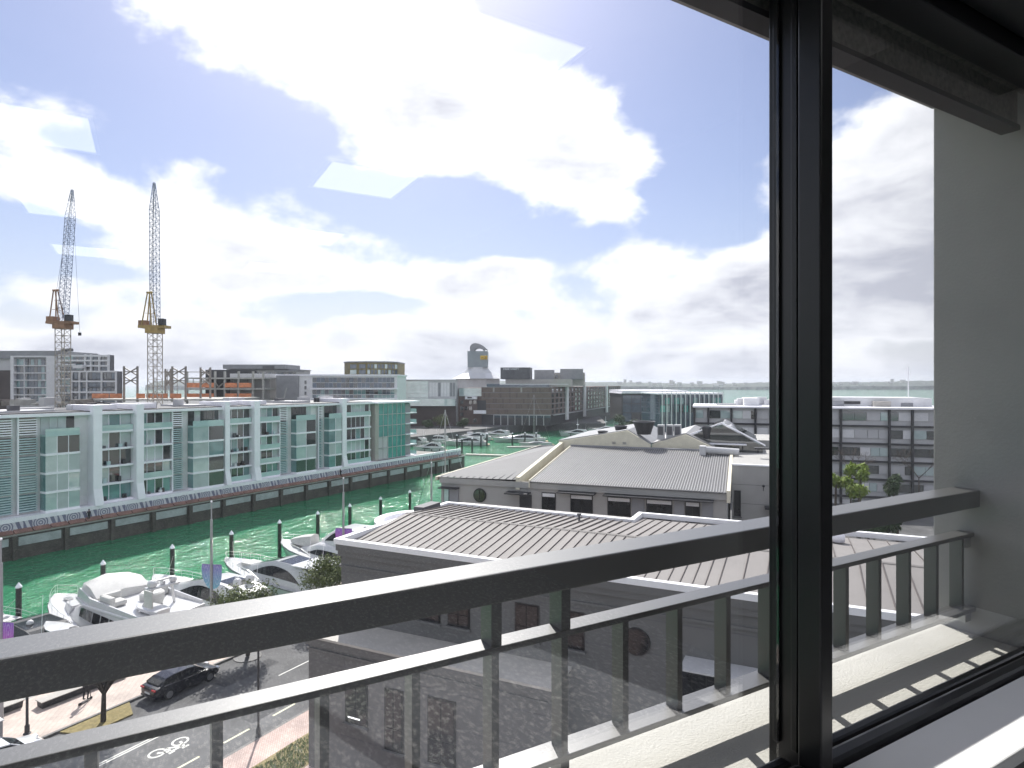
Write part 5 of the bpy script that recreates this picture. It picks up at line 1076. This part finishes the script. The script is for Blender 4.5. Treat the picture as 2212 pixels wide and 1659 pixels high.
def bike(ox, oy, lab, m_='road_paint', dirn=1, k=1.0):
    qs = []
    def seg(a, b, w=.07):
        d = Vector((b[0]-a[0], b[1]-a[1])).normalized(); n = Vector((-d[1], d[0]))*w; qs.append([(a[0]+n[0], a[1]+n[1]), (b[0]+n[0], b[1]+n[1]), (b[0]-n[0], b[1]-n[1]), (a[0]-n[0], a[1]-n[1])])
    def wheel(cx_, cy_, r):
        for i in range(12):
            a0, a1 = i*math.pi/6, (i+1)*math.pi/6; seg((cx_+r*math.cos(a0), cy_+r*.9*math.sin(a0)*1.25), (cx_+r*math.cos(a1), cy_+r*.9*math.sin(a1)*1.25), .06)
    wheel(ox, oy+1.35, .38); wheel(ox, oy, .38)
    seg((ox, oy), (ox+.5, oy+.5)); seg((ox+.5, oy+.5), (ox+.55, oy+1.15)); seg((ox, oy+1.35), (ox+.75, oy+1.15)); seg((ox, oy+.55), (ox+.5, oy+.5)); seg((ox, oy+.55), (ox+.55, oy+1.1)); seg((ox+.75, oy+1.0), (ox+.75, oy+1.4)); seg((ox+.62, oy+.3), (ox+.62, oy+.65))
    return mark('bicycle_symbol', lab, qs, m_)
bike(-34.6, 20.3, 'white bicycle symbol painted in the near traffic lane'); bike(-38.6, 14.6, 'shaded bicycle symbol painted in the far traffic lane')
qs = []
for k in range(2): y = 18.3-.55*k; qs += [[(-34.5, y), (-34.0, y-.75), (-33.86, y-.68), (-34.3, y+.05)], [(-34.0, y-.75), (-33.5, y), (-33.66, y+.06), (-34.0, y-.5)]]
mark('chevron_arrow', 'white double chevron painted ahead of the bicycle symbol', qs)

mat('car_paint', (.008, .008, .014), .25, var=.1, scale=1, coat=.4); mat('car_white', (.75, .76, .78), .25, var=.03, coat=1.0); mat('tail_red', (.35, .01, .015), .25, var=.1); mat('lamp_clear', (.7, .72, .75), .1, var=.1); mat('rim_alloy', (.35, .35, .37), .35, metal=.8, var=.1)
def car(name, lab, paint, x, y, hatch=True):
    t = T(name, lab, 'car', CF, x, y, -.115); t.off = (0, 0, 0)
    # y forward, x across
    st = [(-2.34, .72, .42, .80), (-2.25, .84, .30, .96), (-1.7, .91, .24, 1.02), (-.6, .92, .22, .98), (.6, .92, .22, .95), (1.3, .91, .24, .90), (1.95, .86, .28, .80), (2.28, .70, .34, .64), (2.36, .5, .40, .56)]
    body = sm(t.mb('body', paint, MB().loft([[(-w*.94, yy, z0), (-w, yy, z0+(z1-z0)*.45), (-w*.97, yy, z1-.06), (-w*.80, yy, z1), (w*.80, yy, z1), (w*.97, yy, z1-.06), (w, yy, z0+(z1-z0)*.45), (w*.94, yy, z0)] for yy, w, z0, z1 in st])), 30)
    gs = [(-2.0, .70, .60, .98, 1.06), (-1.5, .80, .62, 1.0, 1.30), (-.9, .82, .64, .98, 1.41), (.0, .82, .64, .96, 1.42), (.55, .81, .62, .95, 1.33), (1.25, .74, .60, .90, .97)]
    gh = sm(t.mb('greenhouse', 'smoke_glass', MB().loft([[(-b, yy, z0), (-tt, yy, z1), (tt, yy, z1), (b, yy, z0)] for yy, b, tt, z0, z1 in gs])), 30)
    t.mb('roof', paint, MB().loft([[(-tt*1.03, yy, z1-.03), (-tt*.97, yy, z1+.02), (tt*.97, yy, z1+.02), (tt*1.03, yy, z1-.03)] for yy, b, tt, z0, z1 in gs[1:5]]))
    for sg in (-1, 1):
        t.mb('pillar', paint, MB().tube((sg*.64, .55, 1.34), (sg*.78, 1.2, .95), .035, 5).tube((sg*.66, -.5, 1.4), (sg*.84, -.45, .98), .03, 5).tube((sg*.63, -1.5, 1.3), (sg*.8, -1.95, 1.0), .05, 5))
        for yy in (-1.42, 1.45):
            w_ = t.mb('wheel', 'rubber', MB().loft([[(sg*.72, yy+r*math.cos(a), .335+r*math.sin(a)) for a in [i*math.pi/9 for i in range(18)]] for r in (.30, .335)] and [[(sg*xx, yy+r*math.cos(a), .335+r*math.sin(a)) for a in [i*math.pi/9 for i in range(18)]] for xx, r in ((.70, .32), (.73, .335), (.90, .335), (.935, .30))]))
            t.mb('rim', 'rim_alloy', MB().loft([[(sg*xx, yy+.23*math.cos(a), .335+.23*math.sin(a)) for a in [i*math.pi/6 for i in range(12)]] for xx in (.92, .945)]), w_)
        t.mb('tail_light', 'tail_red', MB().box(sg*.42, sg*.80, -2.36, -2.22, .80, .90), bevel=.01); t.mb('headlight', 'lamp_clear', MB().box(sg*.45, sg*.78, 2.12, 2.30, .60, .70), bevel=.02)
        t.mb('mirror', paint, MB().box(sg*.90, sg*1.06, .55, .68, .98, 1.10), bevel=.03); t.mb('door_handle', 'rim_alloy', MB().box(sg*.915, sg*.94, -.35, -.15, .80, .83))
    t.mb('number_plate', 'lamp_clear', MB().box(-.26, .26, -2.375, -2.35, .55, .66)); t.mb('bumper', 'charcoal', MB().box(-.75, .75, -2.36, -2.2, .32, .42), bevel=.02)
    return t
car('parked_car', 'dark blue hatchback parked at the promenade kerb between two street trees', 'car_paint', -40.7, 25.6)
car('parked_car', 'white car parked at the kerb near the metal cabinet', 'car_white', -40.6, 15.0)

def bench(lab, x, y0, y1, m_='teak'):
    t = T('bench', lab, 'bench', CF, x, y0, .02); n = 5
    for i in range(n): t.bx('seat_slat', 'beige_stone', x-.42+i*.17, x-.42+i*.17+.15, y0, y1, .44, .49)
    t.mb('base', 'charcoal', MB().loft([[(x-.36, yy, .03), (x+.30, yy, .03), (x+.42, yy, .435), (x-.42, yy, .435)] for yy in (y0+.1, y1-.1)])); return t
bench('long slatted bench with dark base beside the scooter rider', -45.6, 19.2, 24.5); bench('second long slatted bench nearer the water behind the black post', -47.0, 12.5, 18.9)
t = T('utility_cabinet', 'grey ribbed metal cabinet standing beside the black post', 'cabinet', CF, -43.2, 16.1, .02)
t.mb('body', 'mid_grey', MB().box(-43.45, -42.95, 15.85, 16.35, .021, 1.3), bevel=.02); t.mb('lid', 'pale_grey', MB().box(-43.5, -42.9, 15.8, 16.4, 1.302, 1.36), bevel=.01)
for i in range(5): t.bx('rib', 'dark_grey', -43.42+i*.1, -43.37+i*.1, 15.83, 15.848, .1, 1.25)
def post(name, lab, x, y, h_, r=.07, arm=True):
    t = T(name, lab, 'street lamp', CF, x, y, .02); t.mb('pole', 'charcoal', MB().tube((x, y, .02), (x, y, h_), r, 10, r*.75)); t.mb('base_plate', 'charcoal', MB().rev([(.2, .021), (.2, .06), (.13, .1), (.13, .5), (r, .56)], 12, x, y))
    hd = t.mb('lamp_head', 'charcoal', MB().rev([(.08, h_-.05), (.32, h_+.05), (.30, h_+.12), (.06, h_+.22)], 14, x, y)); t.mb('diffuser', 'lamp_clear', MB().rev([(.26, h_+.03), (.02, h_-.02)], 12, x, y), hd); return t
post('street_lamp', 'slim black street lamp standing at the pink footpath kerb', -30.95, 24.1, 7.0); post('street_lamp', 'black street lamp standing on the promenade beside the metal cabinet', -42.9, 17.5, 5.2, .08)
# banner poles
def banner_mat(nm, top, bot):
    m = bpy.data.materials.new(nm); m.use_nodes = True; nt = m.node_tree; N = nt.nodes; L = nt.links; b = N['Principled BSDF']; b.inputs['Roughness'].default_value = .8
    g = N.new('ShaderNodeTexCoord'); sp = N.new('ShaderNodeSeparateXYZ'); L.new(g.outputs['Generated'], sp.inputs[0])
    r = N.new('ShaderNodeValToRGB'); r.color_ramp.elements[0].color = (*bot, 1); r.color_ramp.elements[1].color = (*top, 1); L.new(sp.outputs[2], r.inputs[0])
    # pale print rings
    d = N.new('ShaderNodeVectorMath'); d.operation = 'DISTANCE'; L.new(g.outputs['Generated'], d.inputs[0]); d.inputs[1].default_value = (.5, .5, .66)
    s = N.new('ShaderNodeMath'); s.operation = 'SINE'; mu_ = N.new('ShaderNodeMath'); mu_.operation = 'MULTIPLY'; L.new(d.outputs['Value'], mu_.inputs[0]); mu_.inputs[1].default_value = 30; L.new(mu_.outputs[0], s.inputs[0])
    c = N.new('ShaderNodeMapRange'); L.new(s.outputs[0], c.inputs[0]); c.inputs[1].default_value = .4; c.inputs[2].default_value = .9; c.inputs[3].default_value = 0; c.inputs[4].default_value = .35
    x = N.new('ShaderNodeMixRGB'); L.new(c.outputs[0], x.inputs[0]); L.new(r.outputs[0], x.inputs[1]); x.inputs[2].default_value = (.75, .75, .85, 1); L.new(x.outputs[0], b.inputs['Base Color'])
    # thin cloth lets light through
    b.inputs['Transmission Weight'].default_value = 0.0; M[nm] = m
banner_mat('banner_blue', (.26, .20, .52), (.20, .50, .62)); banner_mat('banner_pink', (.25, .10, .50), (.62, .12, .50))
mat('pole_grey', (.36, .36, .37), .45, var=.08)
for i, (u, bm, lab) in enumerate(((17.4, 'banner_pink', 'tall grey banner pole with pink banners beside the black canopied yacht'), (31.4, 'banner_blue', 'tall grey banner pole with violet and blue banners before the white sport yacht'), (45.85, 'banner_pink', 'tall grey banner pole with purple banners by the corner of the seamed roof'), (60.3, 'banner_blue', 'tall grey banner pole standing behind the round roof drum'))):
    x = -46.0; t = T('banner_pole', lab, 'banner pole', CF, x, u, .02); t.mb('pole', 'pole_grey', MB().tube((x, u, .02), (x, u, 9.6), .14, 12, .10).tube((x, u, 9.6), (x, u, 11.0), .05, 8)); t.mb('cap', 'white_paint', MB().ball((x, u, 11.05), .09))
    for sg in (-1, 1):
        prof = [(0.1, 0), (.95, 0), (1.0, -.4), (.92, -1.1), (.7, -1.6), (.42, -1.9), (.1, -2.0)]; zt0 = 6.0
        def wv(q): return .10*math.sin(q*3.0)
        def pp(q, z, o_): a = R(32)*1; return (x+sg*q*math.cos(a)+o_, u+sg*q*math.sin(a)*.6+wv(q), zt0+z)
        b_ = MB(); n = len(prof); b_.loft([[pp(q, z, 0) for q, z in prof], [pp(q, z, .012) for q, z in prof]]); t.mb('banner', bm, b_)
        t.mb('banner_arm', 'pole_grey', MB().tube((x, u, zt0+.02), pp(1.0, .02, 0), .02, 5))
# trees
def leaf_mat(nm, a, b): 
    m = mat(nm, a, .65, c2=b, scale=1.6, spec=.2); bs = m.node_tree.nodes['Principled BSDF']; bs.inputs['Subsurface Weight'].default_value = 0; return m
leaf_mat('leaf_street', (.17, .20, .07), (.06, .085, .03)); leaf_mat('leaf_dark', (.06, .10, .035), (.02, .04, .015)); leaf_mat('leaf_bright', (.30, .38, .06), (.11, .18, .03)); mat('bark', (.10, .08, .065), .9, var=.3, scale=4, bump=.4)
mat('bark_dark', (.05, .042, .036), .9, var=.3, scale=4, bump=.4)
def crown_mesh(rng, blobs, n, size, flat=.5):
    b_ = MB()
    for _ in range(n):
        cx_, cy_, cz_, r = rng.choices(blobs, [q[3]**2 for q in blobs])[0]
        d = Vector((rng.gauss(0, 1), rng.gauss(0, 1), rng.gauss(0, 1))).normalized(); rr = r*(rng.random()**.35); p = Vector((cx_, cy_, cz_))+Vector((d.x*rr, d.y*rr, d.z*rr*.75))
        nrm = (d+Vector((rng.gauss(0, .7), rng.gauss(0, .7), rng.gauss(0, .7)+.3))).normalized(); a = nrm.orthogonal().normalized(); a = Matrix.Rotation(rng.uniform(0, 6.28), 3, nrm) @ a; c = nrm.cross(a); s = size*rng.uniform(.6, 1.4)
        b_.quad(p-a*s, p-c*s*flat+a*s*.1, p+a*s, p+c*s*flat+a*s*.1)
    return b_
def tree(name, lab, x, y, fr, z0, h_, r, leafm, n, size, seed, barkm='bark_dark', fork=1.6, group=None):
    rng = random.Random(seed); t = T(name, lab, 'tree', fr, x, y, z0, group); ln_ = Vector((x, y, z0)); top = Vector((x+rng.uniform(-.1, .1), y+rng.uniform(-.1, .1), z0+fork))
    tk = t.mb('trunk', barkm, MB().tube(ln_, top, .16, 9, .12)); blobs = []; br = MB()
    for i in range(6):
        a = i*math.pi/3+rng.uniform(-.4, .4); e = Vector((x+math.cos(a)*r*.55, y+math.sin(a)*r*.55, z0+h_*rng.uniform(.62, .82))); m1 = top.lerp(e, .5)+Vector((rng.uniform(-.15, .15), rng.uniform(-.15, .15), .15)); br.tube(top, m1, .10, 6, .06); br.tube(m1, e, .055, 5, .02)
        blobs.append((e.x, e.y, e.z, r*rng.uniform(.40, .6)))
        for _ in range(2): f = m1.lerp(e, .5)+Vector((rng.gauss(0, .4), rng.gauss(0, .4), rng.gauss(.2, .3))); br.tube(m1, f, .03, 4, .012); blobs.append((f.x, f.y, f.z, r*rng.uniform(.25, .42)))
    t.mb('limb', barkm, br, tk); blobs.append((x, y, z0+h_*.82, r*.55)); t.mb('crown', leafm, crown_mesh(rng, blobs, n, size)); return t
tree('street_tree', 'leafy street tree forking low in a planted bed behind the scooter rider', -40.55, 20.5, CF, 0, 5.4, 2.3, 'leaf_street', 4200, .10, 1)
tree('street_tree', 'leafy street tree standing in a round grate ahead of the dark hatchback', -40.9, 30.9, CF, 0, 5.6, 2.6, 'leaf_street', 5200, .10, 2)
tree('street_tree', 'leafy street tree close to the grey rendered corner below the purple banners', -40.9, 38.9, CF, 0, 5.9, 2.4, 'leaf_street', 5200, .10, 3)
land('planted_bed', CF, [(-41.58, 18.6), (-41.58, 22.6), (-39.9, 21.9), (-39.9, 19.2)], -.114, -.03, 'soil')
for y_ in (30.9, 38.9):
    t = T('tree_grate', 'dark round grate at the foot of the tree '+('ahead of the dark hatchback' if y_ < 35 else 'below the purple banners'), 'tree grate', CF, -40.9, y_, -.11); t.mb('grate', 'charcoal', MB().rev([(.9, -.112), (.9, -.09), (.25, -.085)], 24, -40.9, y_)); t.mb('rim', 'kerb_stone', MB().loft([[(-40.9+r*math.cos(a), y_+r*math.sin(a), z) for a in [i*math.pi/14 for i in range(28)]] for r, z in ((.9, -.112), (1.0, -.112), (1.0, -.07), (.9, -.07), (.9, -.112))], cap=False))
# grass strip by the building
mat('grass_blade', (.14, .20, .05), .7, var=.4, scale=3)
rng = random.Random(5); gb = MB()
for _ in range(9000):
    x, y = rng.uniform(-28.6, -26.4), rng.uniform(12, 30)
    if x < -28.6+.25*math.sin(y*2): continue
    X, Y = CF.w(x, y); h_ = rng.uniform(.08, .2); a = rng.uniform(0, 6.28); dx_, dy_ = .03*math.cos(a), .03*math.sin(a); lx, ly = rng.uniform(-.08, .08), rng.uniform(-.08, .08)
    gb.poly([(X-dx_, Y-dy_, .02), (X+dx_, Y+dy_, .02), (X+lx, Y+ly, .02+h_)])
land('grass_bed', CF, [(-28.7, 11), (-28.7, 31), (-26.3, 31), (-26.3, 11)], .021, .035, 'soil')
g_ = gb.build('grass', 'grass_blade'); tag(g_, 'patchy green grass along the foot of the grey building', 'grass', kind='stuff')

# cabbage palms and bare trees before the wharf hotel
def palm(lab, px, py, d, r, leafm, seed, grp=None):
    rng = random.Random(seed); X, Y, Zc = S(px, d), d, Z(py, d); t = T('cabbage_tree', lab, 'tree', F0, X, Y, -.1, grp); tk = t.mb('trunk', 'bark', MB().tube((X, Y, -.1), (X+.2, Y, Zc-.3), .2, 8, .13)); b_ = MB()
    hd = []
    for k in range(5):
        hx, hy, hz = X+rng.uniform(-.5, .5)*r, Y+rng.uniform(-.5, .5)*r, Zc+rng.uniform(-.45, .4)*r; hd.append((hx, hy, hz, r*.42))
        for _ in range(70):
            dv = Vector((rng.gauss(0, 1), rng.gauss(0, 1), rng.gauss(.35, .8))).normalized(); L_ = r*rng.uniform(.35, .6); p = Vector((hx, hy, hz)); sd_ = dv.cross(Vector((0, 0, 1))).normalized()*.06*r; m1 = p+dv*L_*.55+Vector((0, 0, .05*r)); e = p+dv*L_-Vector((0, 0, .16*r*rng.random()))
            b_.quad(p-sd_*.5, p+sd_*.5, m1+sd_, m1-sd_); b_.poly([m1-sd_, m1+sd_, e])
        b_.tube((X, Y, Zc-.6*r), (hx, hy, hz), .09, 5)
    cm_ = crown_mesh(rng, hd, 700, .16*r, .35); n0 = len(b_.v); b_.v += cm_.v; b_.f += [tuple(i+n0 for i in f) for f in cm_.f]
    t.mb('crown', leafm, b_); return t
palm('bright lime cabbage tree rising above the railing before the wharf hotel', 1856, 1018, 88, 2.0, 'leaf_bright', 1); palm('lower bright lime cabbage tree next to the tall lime one', 1853, 1048, 84, 2.3, 'leaf_bright', 2); palm('small cabbage tree half hidden by the black mullion', 1803, 1036, 86, 1.7, 'leaf_bright', 3); palm('dark green cabbage tree before the hotel columns', 1929, 1045, 86, 2.0, 'leaf_dark', 4)
palm('broad dark cabbage tree seen under the top rail', 1935, 1118, 62, 2.4, 'leaf_dark', 5); palm('low dark cabbage tree beside the broad one under the top rail', 1872, 1128, 60, 2.0, 'leaf_dark', 6)
def bare(lab, px, d, zt0, seed):
    rng = random.Random(seed); X, Y = S(px, d), d; t = T('bare_tree', lab, 'tree', F0, X, Y, .2); b_ = MB()
    def grow(p, dv, L_, r_, k):
        e = p+dv*L_; b_.tube(p, e, r_, 4, r_*.6)
        if k:
            for _ in range(3): grow(e, (dv+Vector((rng.gauss(0, .45), rng.gauss(0, .45), rng.gauss(.1, .25)))).normalized(), L_*.74, r_*.6, k-1)
    t.mb('trunk', 'bark', MB().tube((X, Y, .2), (X, Y, zt0*.3), .16, 7, .12)); grow(Vector((X, Y, zt0*.3)), Vector((0, 0, 1)), zt0*.22, .12, 5); t.mb('branches', 'bark', b_)
bare('leafless tree with fine twigs before the wharf hotel columns', 1838, 98, 11, 1); bare('leafless tree beside the end wall before the wharf hotel', 1985, 98, 11, 2)
# quayside shrubs by the hotel
for i, (px, py, d, r, lab) in enumerate(((950, 908, 285, 4.2, 'round green tree before the brick hotel wing'), (1000, 912, 283, 3.2, 'small rounded tree before the hotel ground storey'), (925, 915, 282, 3.0, 'low green shrub beside the round quayside tree'), (1370, 918, 250, 4.0, 'dark green tree by the events hall'), (1345, 912, 300, 5.0, 'dark green tree at the end of the brick hotel'))):
    rng = random.Random(40+i); X, Y, Zc = S(px, d), d, Z(py, d); t = T('quayside_tree', lab, 'tree', F0, X, Y, .4); t.mb('trunk', 'bark_dark', MB().tube((X, Y, .3), (X, Y, Zc), .3, 6, .2)); t.mb('crown', 'leaf_dark' if i != 0 else 'leaf_street', crown_mesh(rng, [(X+rng.uniform(-.5, .5)*r, Y+rng.uniform(-.5, .5)*r, Zc+rng.uniform(-.3, .4)*r, r*rng.uniform(.4, .65)) for _ in range(7)], 1500, .3))
# people
mat('cloth_dark', (.018, .018, .022), .85, var=.2); mat('skin', (.42, .27, .20), .6, var=.08)
def person(lab, fr, x, y, z, yaw=0, clothes='cloth_dark'):
    J = [(0, 0, .95), (0, 0, 1.18), (0, 0.02, 1.42), (0, .03, 1.53), (0, .04, 1.63), (0, .05, 1.72),
         (-.19, .02, 1.42), (-.25, .10, 1.17), (-.22, .30, 1.05), (.19, .02, 1.42), (.25, .10, 1.17), (.22, .30, 1.05),
         (-.09, 0, .92), (-.11, .04, .50), (-.10, -.05, .09), (-.10, .12, .05), (.09, 0, .92), (.12, .12, .50), (.11, .06, .09), (.11, .23, .05)]
    E = [(0, 1), (1, 2), (2, 3), (3, 4), (4, 5), (2, 6), (6, 7), (7, 8), (2, 9), (9, 10), (10, 11), (0, 12), (12, 13), (13, 14), (14, 15), (0, 16), (16, 17), (17, 18), (18, 19)]
    Rr = [.15, .145, .13, .055, .085, .07, .065, .05, .04, .065, .05, .04, .10, .07, .045, .04, .10, .07, .045, .04]
    me = bpy.data.meshes.new('person'); me.from_pydata(J, E, []); tmp = bpy.data.objects.new('tmp', me); col.objects.link(tmp); md = tmp.modifiers.new('skin', 'SKIN')
    for v, r_ in zip(me.skin_vertices[0].data, Rr): v.radius = (r_, r_*.85)
    me.skin_vertices[0].data[0].use_root = True; sb_ = tmp.modifiers.new('s', 'SUBSURF'); sb_.levels = 2; dg = bpy.context.evaluated_depsgraph_get(); m2 = bpy.data.meshes.new_from_object(tmp.evaluated_get(dg)); bpy.data.objects.remove(tmp)
    m2.materials.clear(); m2.materials.append(M[clothes]); m2.materials.append(M['skin'])
    for p_ in m2.polygons: p_.use_smooth = True; p_.material_index = 1 if p_.center.z > 1.50 or (p_.center.y > .26 and p_.center.z > .9) else 0
    o = bpy.data.objects.new('person', m2); col.objects.link(o); X, Y = fr.w(x, y); o.location = (X, Y, z); o.rotation_euler = (0, 0, -R(fr.a)+yaw); tag(o, lab, 'person')
    hr = sm(MB().ball((0, .0, 1.70), .105, 10, 1.0).build('hair', 'cloth_dark', o), 60); return o
person('person in dark clothes riding a kick scooter on the promenade', CF, -43.9, 21.1, .13, R(20))
t = T('kick_scooter', 'kick scooter under the rider in dark clothes', 'scooter', Frame(10, *CF.w(-43.9, 21.1)), 0, 0, .02); t.off = (0, 0, .02)
t.mb('deck', 'charcoal', MB().box(-.08, .08, -.35, .35, .09, .125), bevel=.01); t.mb('stem', 'charcoal', MB().tube((0, .42, .1), (0, .32, 1.02), .022, 7)); t.mb('handlebar', 'charcoal', MB().tube((-.26, .32, 1.02), (.26, .32, 1.02), .018, 6))
for yy in (-.42, .45): t.mb('wheel', 'rubber', MB().loft([[(xx, yy+.09*math.cos(a), .09+.09*math.sin(a)) for a in [i*math.pi/7 for i in range(14)]] for xx in (-.03, .03)]))
person('person in black standing by the ringed parapet below the second fin', CF, -99.25, u_(192, -99.3), .43, R(90)); person('person in black walking along the far quay near the last fin', CF, -99.25, u_(735, -99.3), .43, R(0))

# mooring lines from bows to piles
mat('rope', (.55, .55, .50), .8, var=.1)
for nm, u, sx, ln, zb0, pu, lab in (('mooring_line', 25.2, -54.6, 16.5, -.6, 27.2, 'pale mooring line from the black canopied yacht to its pile'), ('mooring_line', 31.0, -49.6, 20.5, -.3, 34.5, 'pale mooring line from the big flybridge yacht to its pile'), ('mooring_line', 39.6, -49.6, 18.5, -.4, 41.8, 'pale mooring line from the white sport yacht to its pile'), ('mooring_line', 48.0, -49.6, 18.0, -.4, 49.3, 'pale mooring line from the grey sided yacht to its pile')):
    a = Vector((*CF.w(sx-ln+1.2, u+.4), zb0)); b = Vector((*CF.w(-68.1, pu), 1.2)); pts = []
    for i in range(9): f = i/8; p = a.lerp(b, f); p.z -= .5*math.sin(math.pi*f); pts.append(p-a)
    o = MB().path(pts, .022, 5).build(nm, 'rope'); o.location = a; tag(o, lab, 'rope')
# street ironwork and repairs
mat('asphalt_patch', (.055, .055, .058), .9, var=.2, scale=1.2, bump=.2, bscale=40)
for (x0, x1, y0, y1, lab) in ((-35.9, -33.2, 15.2, 17.6, 'dark square repair patch in the near traffic lane'), (-39.3, -38.1, 27, 31.5, 'dark strip repair patch beside the parked dark car'), (-33.9, -32.6, 25.0, 28.8, 'dark strip repair patch beside the yellowish dashes')): mark('road_patch', lab, [rc(x0, x1, y0, y1)], 'asphalt_patch', 'road patch', -.1125)
for (x, y, lab) in ((-35.3, 24.2, 'round iron manhole cover near the white centre line'), (-38.0, 21.6, 'round iron manhole cover beside the planted bed')):
    t = T('manhole_cover', lab, 'manhole cover', CF, x, y, -.115); t.mb('frame', 'kerb_stone', MB().rev([(.40, -.116), (.40, -.108), (.33, -.108)], 20, x, y)); t.mb('lid', 'charcoal', MB().rev([(.325, -.116), (.325, -.106), (.01, -.105)], 20, x, y))
# ---------------------------------------------------------------- thin sea air
hm = bpy.data.materials.new('haze_air'); hm.use_nodes = True; nt = hm.node_tree; nt.nodes.clear()
ho = nt.nodes.new('ShaderNodeOutputMaterial'); hv = nt.nodes.new('ShaderNodeVolumePrincipled'); hv.inputs['Color'].default_value = (.86, .91, 1.0, 1); hv.inputs['Density'].default_value = .00013; hv.inputs['Anisotropy'].default_value = .2
nt.links.new(hv.outputs[0], ho.inputs['Volume']); M['haze_air'] = hm
hz_o = MB().box(-6500, 6500, -400, 8500, -9.5, 80).build('haze', 'haze_air'); tag(hz_o, 'thin pale sea haze over the harbour', 'haze', kind='stuff')
